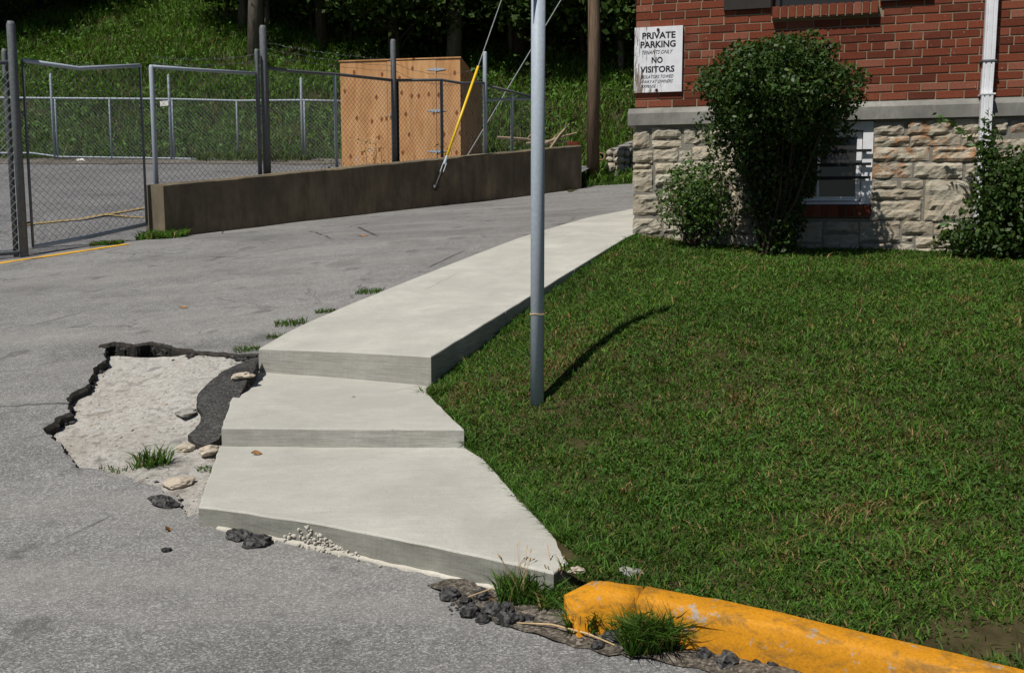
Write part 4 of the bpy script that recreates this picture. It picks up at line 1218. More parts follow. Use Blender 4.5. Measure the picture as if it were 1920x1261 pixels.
m = MB(); chain(m, bfp(-120, 288), bfp(322, 297), bfp(-120, 182), bfp(322, 186), .085, .002); chain(m, bfp(322, 297), bfp(655, 304), bfp(322, 186), bfp(655, 190), .085, .002)
tag(m.obj("wire_mesh", M['wire'], bf), kind="stuff")
m = MB(); c = Vector(at_y(308, 194, YB - .04)); m.box(c, (.09, 0, .01), (0, .004, 0), (-.004, 0, .055)); tag(m.obj("notice_plate", M['litter']), "small white plate wired to the low fence below the bank", "sign")

# --- plywood shed
SA = R(11.5); sd = Vector((math.cos(SA), -math.sin(SA), 0)); sbk = Vector((math.sin(SA), math.cos(SA), 0))
p0 = Vector(at_y(641, 300, 20.35)); zS = lot_z(p0.x, p0.y) - .06
WSH = 2.47; DSH = 1.85; zTf = zpx(112, 20.1); zTb = zTf - .34
shed = thing("plywood_shed", "tall boxy shed of raw orange plywood inside the fence", "shed", loc=(p0.x, p0.y, zS))
shed.rotation_euler = (0, 0, -SA)
def sbx(name, x0, x1, y0, y1, z0, z1, mat, parent=shed, z1b=None):
    vs = [(x0, y0, z0), (x1, y0, z0), (x1, y1, z0), (x0, y1, z0), (x0, y0, z1), (x1, y0, z1), (x1, y1, z1 if z1b is None else z1b), (x0, y1, z1 if z1b is None else z1b)]
    o = mobj(name, vs, [(0, 3, 2, 1), (4, 5, 6, 7), (0, 1, 5, 4), (1, 2, 6, 5), (2, 3, 7, 6), (3, 0, 4, 7)], mat)
    o.parent = parent; o.location = (0, 0, 0); return o
HT = zTf - zS; HB = zTb - zS
xd0, xd1 = .98 * WSH / 2.47, WSH * (822 - 641) / (866 - 641)
sbx("front_panel", 0, xd0 - .004, 0, .02, 0, HT - .01, M['ply'])
door = sbx("door", xd0 + .004, xd1 - .004, -.006, .014, .04, HT - .02, M['ply'])
sbx("front_panel", xd1 + .004, WSH, 0, .02, 0, HT - .005, M['ply'])
sbx("side_panel", WSH - .02, WSH, .021, DSH, 0, HT - .012, M['ply'], z1b=HB - .012)
sbx("side_panel", 0, .02, .021, DSH, 0, HT - .012, M['ply'], z1b=HB - .012)
sbx("back_panel", .021, WSH - .021, DSH - .02, DSH, 0, HB - .014, M['ply'])
rfv = sbx("roof", -.02, WSH + .02, -.02, DSH + .03, 0, 0, M['ply'])
for v in rfv.data.vertices:
    f = v.co.y / DSH; base = HT - .008 + (HB - HT) * f
    v.co.z = base + (.022 if v.index >= 4 else 0)
def hinge(z):
    hm = MB()
    for s_ in (-1, 1):
        hm.add([(xd1, -.012, z - .03), (xd1 + s_ * .19, -.012, z - .008), (xd1 + s_ * .19, -.012, z + .008), (xd1, -.012, z + .03), (xd1, -.007, z - .03), (xd1 + s_ * .19, -.007, z - .008), (xd1 + s_ * .19, -.007, z + .008), (xd1, -.007, z + .03)],
               [(0, 1, 2, 3), (7, 6, 5, 4), (0, 4, 5, 1), (1, 5, 6, 2), (2, 6, 7, 3)])
    hm.tube([(xd1, -.012, z - .035), (xd1, -.012, z + .035)], .009, 6)
    o = hm.obj("hinge", M['galv']); o.parent = door; o.location = (0, 0, 0)
for py in (131, 208, 284): hinge(zpx(py, 20.0) - zS)
kb = MB(); kb.tube([(xd0 + .06, -.006, 1.05), (xd0 + .06, -.05, 1.05)], .022, 8); o = kb.obj("hasp", M['galv']); o.parent = door; o.location = (0, 0, 0)

# --- utility pole and its two guys
UPOS = Vector(at_y(1112, 346, 20.0))
zu = hill_z(UPOS.x, UPOS.y)
up = thing("utility_pole", "brown wooden utility pole standing past the end of the concrete wall", "pole", loc=(UPOS.x, UPOS.y, zu))
m = MB(); m.tube([(UPOS.x, UPOS.y, zu - .4), (UPOS.x - .01, UPOS.y, zu + 3), (UPOS.x - .06, UPOS.y, zu + 6), (UPOS.x - .1, UPOS.y, zu + 10.5)], [.128, .118, .105, .085], 16); m.obj("pole", M['utility'], up, True)
m = MB(); m.box((UPOS.x - .1, UPOS.y - .11, zu + 9.9), (1.1, .1, 0), (0, .05, 0), (0, 0, .06)); m.obj("crossarm", M['utility'], up)
for k in (-.9, .0, .9):
    m = MB(); m.tube([(UPOS.x - .1 + k, UPOS.y - .1, zu + 9.96), (UPOS.x - .1 + k, UPOS.y - .1, zu + 10.12)], [.05, .03], 8); m.obj("insulator", M['galv'], up)
def guy(label, bot, top, anchor, guard, r=.0075):
    bot, top, anchor = Vector(bot), Vector(top), Vector(anchor)
    g_ = thing("guy_wire", label, "wire", loc=anchor)
    m = MB(); m.tube([bot, top], r, 5); m.obj("cable", M['wire'], g_)
    if guard:
        d = (top - bot).normalized()
        m = MB(); m.tube([bot + d * .10, Vector(guard)], .021, 8); m.obj("yellow_guard", M['yellowguard'], g_, True)
        m = MB(); m.tube([bot + d * .1, bot - d * .02, bot - d * .06], [.016, .024, .02], 7); m.tube([bot - d * .04 + Vector((.03, 0, 0)), bot - d * .2 + Vector((.03, 0, 0))], .008, 5); m.tube([bot - d * .04 - Vector((.02, 0, 0)), bot - d * .2 - Vector((.02, 0, 0))], .008, 5); m.obj("turnbuckle", M['galv'], g_)
        m = MB(); m.tube([bot - d * .18, anchor], .022, 6); lump(m, anchor, .055, 3); m.obj("anchor_rod", M['black'], g_)
    return g_
an = on_line(815, W0, WD, 350); an3 = V3(an - WB * .05, zpx(350, an.y))
tp = Vector((UPOS.x - .09, UPOS.y - .08, zu + 8.3))
bq = on_line(831, W0, WD, 300) - WB * .04
bot = V3(bq, zpx(302, bq.y))
grd = min((bot.lerp(tp, k / 200) for k in range(200)), key=lambda q: abs(zpx(125, q.y) - q.z))
an3 = V3(an - WB * .02, an3.z)
guy("steel guy wire with a yellow plastic guard anchored in the brown wall", bot, tp, an3, grd)
b2 = Vector(at_y(850, 290, 17.6)); b2.z = lot_z(b2.x, b2.y) + .02
guy("bare steel guy wire running down behind the fence beside the shed", b2, (UPOS.x - .04, UPOS.y - .1, zu + 4.55), b2, None, .009)

# --- rubble stone garden wall and clay pipe past the pole
gw = thing("stone_garden_wall", "short rubble stone garden wall running up the bank past the utility pole", "wall", loc=at_y(1152, 318, 21.0))
ge = Vector(at_y(1137, 300, 21.0)[:2]); gx = Vector((.93, -.36)); gy = Vector((.42, .91)); gz0 = zpx(322, 21.0); gz1 = zpx(281, 21.0)
def GP(a, b, z): q = ge + gx * a + gy * b; return Vector((q.x, q.y, z))
m = MB(); m.add([GP(.02, .02, gz0 - .5), GP(.36, .02, gz0 - .5), GP(.36, 3.2, gz0 - .2), GP(.02, 3.2, gz0 - .2), GP(.02, .02, gz1 - .03), GP(.36, .02, gz1 - .03), GP(.36, 3.2, gz1 + .55), GP(.02, 3.2, gz1 + .55)],
    [(0, 3, 2, 1), (4, 5, 6, 7), (0, 1, 5, 4), (1, 2, 6, 5), (2, 3, 7, 6), (3, 0, 4, 7)]); m.obj("core", M['mortar_s'], gw)
hh_ = gz1 - gz0; r = random.Random(9)
for (a0, a1, b0, b1) in ((.0, .13, .72, .98), (.16, .38, .70, .99), (.0, .14, .44, .68), (.17, .38, .36, .66), (.0, .2, .02, .40), (.22, .38, .0, .33)):
    m = MB(); lump(m, GP((a0 + a1) / 2, .0, gz0 + hh_ * (b0 + b1) / 2), 1, r.random() * 20, ((a1 - a0) * .56, .06, hh_ * (b1 - b0) * .56), 2, .25); m.obj("stone", M['stone'], gw)
for k in range(9):
    for j in range(3):
        m = MB(); lump(m, GP(.37, .18 + k * .34, gz0 + hh_ * (.17 + .33 * j) + k * .055), 1, r.random() * 20, (.07, .17, hh_ * .16), 2, .25); m.obj("stone", M['stone'], gw)
for k in range(6):
    m = MB(); lump(m, GP(.19, .25 + k * .52, gz1 + .01 + k * .095), 1, r.random() * 20, (.23, .3, .06), 2, .2); m.obj("cap_stone", M['trim'], gw)
cpx = Vector(at_y(1127, 293, 20.8)); m = MB()
n = 14
for j, (rr_, yy) in enumerate(((.085, 0), (.06, 0), (.06, .5), (.085, .5))): m.v += [(cpx.x + rr_ * math.cos(2 * math.pi * i / n), cpx.y + yy, cpx.z + rr_ * math.sin(2 * math.pi * i / n)) for i in range(n)]
for j in range(4):
    for i in range(n): m.f.append((j * n + i, j * n + (i + 1) % n, ((j + 1) % 4) * n + (i + 1) % n, ((j + 1) % 4) * n + i))
tag(m.obj("clay_pipe", M['clay']), "open end of a clay drain pipe beside the stone garden wall", "pipe")
# dead branches and a brick lying at the end of the wall
r = random.Random(21)
for k, (px, py, L, a, lab) in enumerate(((1045, 262, .8, .35, "pale dead branch lying behind the end of the concrete wall"), (1050, 255, .6, .9, "forked dead branch sticking up behind the end of the concrete wall"), (1030, 268, .9, .05, "grey dead branch lying flat behind the concrete wall end"), (985, 264, 1.1, -.1, "long pale dead branch lying behind the fence near the shed"))):
    c = Vector(at_y(px, py, 19.6)); d = Vector((math.cos(a), .2, math.sin(a)))
    m = MB(); m.tube([c - d * L / 2, c + Vector((0, 0, .03)), c + d * L / 2], [.03, .028, .015], 6); m.tube([c, c + Vector((.2, .05, .22)) * L], [.016, .008], 5)
    tag(m.obj("dead_branch", M['deadwood']), lab, "branch")
c = Vector(at_y(1075, 269, 18.75)); m = MB(); m.box(c, (.1, .02, 0), (-.01, .05, 0), (0, 0, .035)); tag(m.obj("loose_brick", M['brick']), "loose brick lying on the far end of the concrete wall", "brick")

# --- galvanised post in the lawn
pb = at_s(1007, 757, lawn_z); pz = lawn_z(pb[0], pb[1])
gp_ = thing("sign_post", "bare grey galvanised steel post standing in the lawn by the steps", "post", loc=(pb[0], pb[1], pz))
pr_ = .0325
m = MB(); m.tube([(pb[0], pb[1], pz - .3), (pb[0], pb[1], pz + 1.2), (pb[0], pb[1], pz + 2.22)], pr_, 24); m.obj("pipe", M['galv'], gp_, True)
m = MB(); m.tube([(pb[0], pb[1], pz + 2.225), (pb[0], pb[1], pz + 2.25), (pb[0], pb[1], pz + 2.262)], [pr_ + .004, pr_ + .004, .014], 20); m.obj("cap", M['galvdark'], gp_, True)
m = MB(); pd = Vector((.80, .60, 0)); m.box((pb[0], pb[1] - .036, pz + 2.06), pd * .11, Vector((-.6, .8, 0)) * .0015, (0, 0, .13)); m.obj("plate", M['galvdark'], gp_)  # unseen plate above the view, added to broaden the end of the post's shadow
zb_ = zpx(588, pb[1]); m = MB()
n = 20; ring = [(pb[0] + (pr_ + .002) * math.cos(2 * math.pi * i / n), pb[1] + (pr_ + .002) * math.sin(2 * math.pi * i / n), zb_ + .002 * math.sin(i)) for i in range(n + 1)]
m.tube(ring, .0028, 5); m.tube([ring[0], (pb[0] + pr_ + .012, pb[1] - .004, zb_ + .006)], .0025, 5); m.obj("twine", M['straw'], gp_)

# ================================================================== PLANTS
def cvar(n, base, v=.25, r=rng):
    b = np.array(base)[None, :] * (1 + (r.random((n, 1)) - .5) * 2 * v)
    return b * (1 + (r.random((n, 3)) - .5) * .2)
def noise2(P, s, seed):
    return np.array([noise.noise(Vector((float(a) * s, float(b) * s, seed))) for a, b in P[:, :2]])
# --- mown lawn grass
def scatter(poly, n, dens=None, box=None, r=rng):
    xs = [p[0] for p in poly]; ys = [p[1] for p in poly]
    b = box or (min(xs), max(xs), min(ys), max(ys)); out = []; tot = 0
    while tot < n:
        q = np.c_[r.uniform(b[0], b[1], n), r.uniform(b[2], b[3], n)]
        m = in_poly(q, poly)
        if dens is not None: m &= r.random(n) < dens(q)
        q = q[m]; out.append(q); tot += len(q)
    return np.concatenate(out)[:n]
walk_poly = [tuple(wr0 + SN * .02)] + [tuple(wr0 + SD * s_ + SN * .0) for s_ in (0, 4.2)] + [tuple(wr0 + SD * 4.2 + SN * .6), tuple(wr0 + SN * .6)]
def off_concrete(q):
    m = ~in_poly(q, [p[:2] for p in st1]) & ~in_poly(q, [p[:2] for p in st2]) & ~in_poly(q, walk_poly)
    e = (q[:, 0] - CC.x) * BN.x + (q[:, 1] - CC.y) * BN.y
    return m & (e > .02)
bare_c = Vector(at_s(1865, 1205, lawn_z)[:2])
def ldens(q):
    d = np.hypot(q[:, 0], q[:, 1]); p = np.clip((3.0 / np.maximum(d, 1.5)) ** 1.25, .12, 1)
    vis = np.abs(q[:, 0]) < .62 * q[:, 1] + .9
    p = p * np.where(vis, 1, .25)
    bare = np.hypot((q[:, 0] - bare_c.x) / .22, (q[:, 1] - bare_c.y) / .10)
    p = p * np.clip(bare - .55, .05, 1)
    return p * off_concrete(q)
NG = 300000
Q = scatter(lawn_out, NG, ldens, (-.7, 5.5, 1.6, 9.2))
zq = np.concatenate([lawn_zv(Q[i:i + 20000]) for i in range(0, len(Q), 20000)])
dist = np.hypot(Q[:, 0], Q[:, 1])
n1 = noise2(Q, 1.3, 1.0); n2_ = noise2(Q, 5.5, 4.0); n3 = noise2(Q, 16, 9.0)
h = (.014 + .017 * rng.random(NG)) * (1 + .45 * n2_ + .5 * n3 + .5 * np.clip(n3 - .25, 0, 1)) * (1 + .12 * dist / 4)
tall = rng.random(NG) < .03; h[tall] *= 2.0
w = .0024 + .0020 * rng.random(NG) + .0005 * dist
dry = rng.random(NG) < np.clip(.055 + .75 * np.clip(n1 * .6 + n2_ * .8 + n3 * .45 - .2, 0, 1), 0, .7)
cols = cvar(NG, (.064, .142, .020), .5)
yel = rng.random(NG) < .25; cols[yel] *= np.array([1.3, 1.1, .8])
cols *= (1 + .35 * n1 + .3 * n3)[:, None]
cols[dry] = cvar(int(dry.sum()), (.235, .165, .07), .4)
P3 = np.c_[Q, zq - .004]
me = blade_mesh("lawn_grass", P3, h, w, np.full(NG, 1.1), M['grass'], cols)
tag(put("lawn_grass", me), "mown green lawn with dry straw patches around the post", "grass", kind="stuff")
# grass hanging over the edge of the walk and steps
ep = [tuple(wr0 + SD * s_) for s_ in (4.0, 3, 2, 1, .1)] + [st2b[0][:2], st2f[2][:2]] + [p[:2] for p in st1[12:6:-1]]
ep = [Vector(p) for p in ep]; NE = 9000; E = []
for k in range(NE):
    p, d = along(ep, rng.random()); out = Vector((-d.y, d.x))
    if out.x < 0: out = -out
    E.append(tuple(p + out * (abs(rng.normal(0, .03)) - .002)))
E = np.array(E); ne = noise2(E, 7, 2.0); E = E[rng.random(NE) < np.clip(.55 + 1.2 * ne, .08, 1)]; NE = len(E)
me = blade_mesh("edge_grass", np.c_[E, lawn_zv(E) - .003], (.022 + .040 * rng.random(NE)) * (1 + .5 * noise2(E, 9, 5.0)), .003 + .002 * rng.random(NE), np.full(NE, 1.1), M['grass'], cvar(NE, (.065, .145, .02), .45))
tag(put("edge_grass", me), "longer grass fringing the edge of the walk and steps", "grass", kind="stuff")
# broad clover-like leaves mixed into the near lawn
NC = 14000
Qc = scatter(lawn_out, NC, lambda q: ldens(q) * (noise2(q, 2.2, 6.0) > .08), (-.7, 3.2, 2.0, 7.0))
zc = lawn_zv(Qc)
me = leaf_mesh("lawn_weeds", np.c_[Qc, zc + .012 + .02 * rng.random(NC)], .014, M['grass'], cvar(NC, (.055, .125, .022), .3), .6, np.array([[0, 0, 1.0]]), .6)
tag(put("lawn_weeds", me), "broad leaved weeds growing low in the mown lawn", "weeds", kind="stuff")

def tuft(px, py, zfn, n, hgt, spread, lab, lean=.7, w=.005, base=(.065, .14, .02), name="grass_tuft", grp=None, dryf=.08):
    c = at_s(px, py, zfn)
    P = np.c_[c[0] + np.clip(rng.normal(0, 1, n), -1.5, 1.5) * spread, c[1] + np.clip(rng.normal(0, 1, n), -1.5, 1.5) * spread * .6]
    z = np.array([zfn(float(a), float(b)) for a, b in P])
    cl = cvar(n, base, .35); d = rng.random(n) < dryf; cl[d] = cvar(int(d.sum()), (.26, .19, .08), .3)
    me = blade_mesh(name, np.c_[P, z - .005] - np.array(c), hgt * (.5 + .7 * rng.random(n)), w * (.7 + .6 * rng.random(n)), np.full(n, lean), M['grass'], cl)
    o = put(name, me); o.location = c
    return tag(o, lab, "grass", grp)
def on_road(x, y): return road_z(x, y)
tuft(520, 632, on_road, 90, .035, .04, "small weed sprig at the broken joint of the walk", .9, .006)
tuft(610, 585, on_road, 90, .04, .04, "small weed sprig in the dirt joint up the walk", .9, .006)
tuft(395, 880, slab_z, 60, .03, .03, "tiny weed sprig at the left side of the bottom step", .9, .005)
tuft(985, 1122, on_road, 650, .10, .05, "leggy grass tuft at the tip of the bottom step with seed heads", .6, .0055)
tuft(1052, 1135, on_road, 500, .07, .04, "short leafy grass tuft between bottom step and yellow kerb", .9, .006)
tuft(1118, 1172, on_road, 800, .085, .05, "spreading leafy grass tuft in front of the first kerb length", 1.0, .007)
tuft(1222, 1216, on_road, 1000, .13, .042, "large bushy grass tuft at the joint of the yellow kerb", .9, .005)
tuft(285, 872, slab_z, 150, .10, .045, "wild grass tuft in the hole of broken asphalt", .9, .006)
tuft(205, 884, slab_z, 70, .03, .05, "thin grass tuft along the rim of the broken asphalt", .9, .005)
tuft(310, 652, slab_z, 110, .03, .05, "brownish grass tuft at the upper rim of the asphalt hole", .9, .005, (.12, .10, .03))
tuft(463, 664, slab_z, 260, .06, .045, "green grass tuft at the left foot of the upper walk", .9, .006)
tuft(545, 608, on_road, 150, .05, .06, "grass tuft in the crack beside the upper walk", .9, .006)
tuft(693, 549, on_road, 150, .05, .06, "grass tuft growing further up the walk edge", .9, .006)
tuft(820, 738, lawn_z, 220, .07, .05, "grass tuft spilling onto the second step", 1.0, .005)
tuft(305, 446, on_road, 700, .12, .16, "bright green weed clump at the near end of the concrete wall", .9, .014, (.075, .17, .02))
tuft(200, 458, on_road, 420, .06, .10, "thin weed clump growing under the gate", .9, .014)
tuft(1095, 345, on_road, 500, .2, .16, "grass clump growing round the foot of the utility pole", .8, .02)
for k, (px, py, z_) in enumerate(((955, 1040, .0), (950, 1010, .0), (1032, 1045, .0))):     # seed stalks of the leggy tuft
    pass
def stalks(px, py, n, lab, hgt=.16):
    c = Vector(at_s(px, py, on_road)); m = MB(); r = random.Random(px)
    for k in range(n):
        a = r.uniform(0, 6.28); l = hgt * r.uniform(.6, 1.1); e = c + Vector((math.cos(a) * l * .45, math.sin(a) * l * .45, l))
        mid_ = c.lerp(e, .55) + Vector((0, 0, l * .1)); m.tube([c + Vector((r.uniform(-.03, .03), r.uniform(-.02, .02), 0)), mid_, e], .0009, 3)
        d = (e - mid_).normalized(); m.tube([e - d * .018, e - d * .008, e], [.001, .003, .0008], 4)
    return tag(m.obj("seed_stalk", M['straw']), lab, "grass")
stalks(975, 1128, 9, "thin seed stalks rising from the leggy tuft at the step tip"); stalks(1040, 1112, 7, "thin seed stalks beside the cracked step corner", .13)

# --- shrubs
def shell(n, rad, lumps=.22, seed=1, fill=.45, r=rng):
    d = unit(r.normal(size=(n, 3)))
    l = np.array([1 + lumps * noise.noise(Vector(v) * 2.0 + Vector((seed, seed, 0))) + lumps * .7 * noise.noise(Vector(v) * 4.6 + Vector((0, seed, 3))) for v in d.tolist()])
    rr = (1 - fill * r.random(n) ** 1.7) * l
    return d * rr[:, None] * np.array(rad), d
def stems(mb, base, tops, r0, seed, bend=.06):
    r = random.Random(seed)
    for t in tops:
        b = base + Vector((r.uniform(-.07, .07), r.uniform(-.05, .05), -.05)); t = Vector(t)
        m1 = b.lerp(t, .4) + Vector((r.uniform(-bend, bend), r.uniform(-bend, bend), 0)); m2 = b.lerp(t, .75) + Vector((r.uniform(-bend, bend), r.uniform(-bend, bend), 0))
        mb.tube([b, m1, m2, t], [r0, r0 * .8, r0 * .5, r0 * .2], 6)
def shrub(name, lab, base, parts, nst, r0, seed, leaf=.034, col=(.045, .088, .018)):
    sh = thing(name, lab, "shrub", loc=base)
    P = []; D = []; C = []
    for (c, rad, n, lum, fill, br) in parts:
        p, d = shell(n, rad, lum, seed, fill); P.append(p + np.array(c)); D.append(d); C.append(cvar(n, np.array(col) * br, .35))
    P = np.concatenate(P); D = np.concatenate(D); C = np.concatenate(C)
    k = rng.random(len(P)) < .12; C[k] *= np.array([1.7, 1.35, .8])
    me = leaf_mesh("foliage", P, leaf, M['leaf'], C, .6, D * .7 + np.array([0, 0, .5]), .45)
    put("foliage", me, sh)
    m = MB(); r = random.Random(seed); tops = []
    for k in range(nst):
        c, rad = parts[0][0], parts[0][1]
        tops.append(Vector(c) + Vector((r.uniform(-.75, .75) * rad[0], r.uniform(-.6, .6) * rad[1], r.uniform(-.4, .7) * rad[2])))
    stems(m, Vector((0, 0, 0)), tops, r0, seed); o = m.obj("stem", M['stem']); o.parent = sh
    return sh
def bl(u, off): p = CC + BD * u + BN * off; return Vector((p.x, p.y, lawn_z(p.x, p.y)))
ub1 = wall_pt(1440, 400, .58)[0]; B1 = bl(ub1, .58)
zc1 = zpx(176, B1.y) - B1.z
shrub("clipped_shrub", "large round clipped dark green shrub in front of the basement window", B1,
      [((.0, -.17, zc1), (.58, .58, .40), 17500, .3, .55, 1.0), ((-.24, -.1, zc1 - .33), (.36, .34, .30), 2400, .45, .95, .9), ((.28, -.05, zc1 - .26), (.32, .34, .24), 3000, .4, .95, .9), ((.05, .0, zc1 - .58), (.30, .22, .42), 7500, .35, 1.0, .8), ((.08, .02, .28), (.20, .17, .36), 4200, .35, 1.0, .8), ((-.05, -.12, zc1 + .18), (.42, .4, .22), 1500, .6, .9, 1.1)], 26, .011, 3, .038, (.036, .074, .014))
ub2 = wall_pt(1310, 420, .35)[0]; B2 = bl(ub2, .35)
shrub("young_shrub", "small loose leafy shrub against the limestone near the building corner", B2,
      [((-.02, 0, zpx(368, B2.y) - B2.z), (.33, .26, .30), 3300, .35, .75, 1.25), ((.05, 0, .22), (.30, .22, .22), 900, .35, 1.0, .9)], 26, .007, 5, .034, (.05, .10, .022))
ub3 = wall_pt(1880, 400, .4)[0]; B3 = bl(ub3, .42)
vs = shrub("wild_shrub", "wild overgrown shrub with an arching shoot at the foot of the downspout", B3,
      [((.10, 0, .42), (.40, .26, .40), 5200, .35, .8, .75), ((-.10, 0, .16), (.42, .25, .17), 2600, .35, .9, .7), ((.25, 0, .62), (.3, .24, .24), 2000, .3, .8, 1.0), ((-.10, .1, .80), (.10, .08, .32), 500, .35, 1.0, .9)], 14, .007, 8, .042, (.045, .092, .016))
# arching compound-leaved shoots
def shoot(pts, parent, nl, ls, col, name="shoot"):
    pts = [Vector(p) for p in pts]; m = MB(); m.tube(pts, [.006 * (1 - .8 * i / (len(pts) - 1)) for i in range(len(pts))], 5); o = m.obj(name, M['stem']); o.parent = parent; o.location = (0, 0, 0)
    P = []; 
    for k in range(nl):
        t = (k + .5) / nl; i = min(int(t * (len(pts) - 1)), len(pts) - 2); f = t * (len(pts) - 1) - i; p = pts[i].lerp(pts[i + 1], f)
        for s_ in (-1, 1): P.append(p + Vector((random.uniform(-.02, .02), s_ * ls * .4, s_ * ls * .25 + random.uniform(-.02, .02))))
    P = np.array([tuple(p) for p in P]); vm = [leaf_mesh("leaflet", np.zeros((1, 3)), ls, M['leaf'], cvar(1, col, .3), .5, np.array([[-.2, -.5, .8]]), .7) for _ in range(6)]
    for p in P:
        o = put("leaflet", random.choice(vm), parent); o.location = tuple(p); o.rotation_euler = (random.uniform(-.4, .4), random.uniform(-.4, .4), random.uniform(0, 6.28))
def lo3(px, py, off): 
    u, z = wall_pt(px, py, off); return W3(u, z, off) - B3
shoot([lo3(1862, 450, .35), lo3(1850, 330, .3), lo3(1832, 275, .28), lo3(1805, 245, .28), lo3(1780, 230, .3), lo3(1755, 220, .3)], vs, 16, .062, (.06, .15, .02))
shoot([lo3(1870, 460, .4), lo3(1830, 425, .42), lo3(1790, 412, .45), lo3(1762, 418, .48)], vs, 12, .06, (.045, .11, .02))
shoot([lo3(1865, 440, .3), lo3(1880, 330, .3), lo3(1895, 300, .3)], vs, 10, .05, (.05, .12, .02))
shoot([lo3(1860, 380, .3), lo3(1850, 320, .28), lo3(1848, 290, .28)], vs, 12, .055, (.045, .11, .02))

# --- bank: weeds and grass
def hill_scatter(n, x0, x1, d0, d1, p=None):
    x = rng.uniform(x0, x1, n); d = rng.uniform(d0, d1, n)
    y = np.array([hill_base_y(float(a)) for a in x]) + d
    z = np.array([hill_z(float(a), float(b)) for a, b in zip(x, y)])
    return np.c_[x, y, z], d
NH = 85000
PH, dh = hill_scatter(NH, -15, 5.0, -.1, 12.5)
nh = noise2(PH, .45, 2.0); nh2 = noise2(PH, 1.7, 5.0)
keep = rng.random(NH) < np.clip(.85 + .9 * nh2, .12, 1); PH, dh, nh, nh2 = PH[keep], dh[keep], nh[keep], nh2[keep]; NH = len(PH)
ch = cvar(NH, (.085, .172, .022), .45) * (1 + .3 * nh)[:, None]
dr = rng.random(NH) < np.clip(.04 + .35 * nh2, .02, .4); ch[dr] = cvar(int(dr.sum()), (.17, .125, .06), .35)
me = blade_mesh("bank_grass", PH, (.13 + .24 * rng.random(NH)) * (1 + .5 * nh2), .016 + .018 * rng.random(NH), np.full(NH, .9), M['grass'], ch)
tag(put("bank_grass", me), "rough green grass and weeds covering the steep bank", "grass", kind="stuff")
NL = 30000
PL, dl = hill_scatter(NL, -15, 5.0, .1, 12.5); nl_ = noise2(PL, .8, 7.0); PL = PL[nl_ > .0]; NL = len(PL)
PL[:, 2] += .05 + .3 * rng.random(NL)
me = leaf_mesh("bank_weeds", PL, .10, M['grass'], cvar(NL, (.075, .16, .022), .4), .55, np.array([[0, -.3, 1.0]]), .5)
tag(put("bank_weeds", me), "leafy weeds scattered over the grassy bank", "weeds", kind="stuff")
NVg = 5000
xv = rng.uniform(.9, 3.2, NVg); yv = rng.uniform(19.15, 21.6, NVg); zv = np.array([hill_z(float(a), float(b)) for a, b in zip(xv, yv)])
me = blade_mesh("verge_grass", np.c_[xv, yv, zv], .05 + .10 * rng.random(NVg), np.full(NVg, .012), np.full(NVg, .9), M['grass'], cvar(NVg, (.06, .12, .02), .35))
tag(put("verge_grass", me), "short grass on the verge behind the utility pole", "grass", kind="stuff")
# weeds along the foot of the low fence
NF = 2600
xf = rng.uniform(-14, -1.5, NF); yf = 21.9 + rng.normal(0, .25, NF); k = noise2(np.c_[xf, yf], .7, 3.3) > .05; xf, yf = xf[k], yf[k]; NF = len(xf)
zf = np.array([lot_z(float(a), float(b)) for a, b in zip(xf, yf)])
me = blade_mesh("fence_weeds", np.c_[xf, yf, zf], .08 + .2 * rng.random(NF), .015 + .015 * rng.random(NF), np.full(NF, .8), M['grass'], cvar(NF, (.07, .11, .025), .4))
tag(put("fence_weeds", me), "straggling weeds along the foot of the low fence", "weeds", kind="stuff")
# weeds growing behind the wall in front of the shed
for (px, py, hg) in ((655, 300, .5), (725, 300, .8), (858, 290, .6)):
    P = fp(px) + WB * .3; c = Vector((P.x, P.y, lot_z(*P)))
    n = 130; pts = np.c_[rng.normal(0, .12, n), rng.normal(0, .1, n), .1 + hg * rng.random(n)]
    wd = thing("tall_weed", {655: "tall weed growing at the left corner of the shed", 725: "tall weed growing before the shed door by the thick fence post", 858: "tall weed growing by the right corner of the shed"}[px], "weed", loc=c)
    put("foliage", leaf_mesh("foliage", pts, .045, M['leaf'], cvar(n, (.05, .09, .02), .4), .4), wd)
    m = MB(); stems(m, Vector((0, 0, 0)), [Vector((random.uniform(-.2, .2), random.uniform(-.1, .1), hg)) for _ in range(5)], .006, px); o = m.obj("stem", M['stem']); o.parent = wd

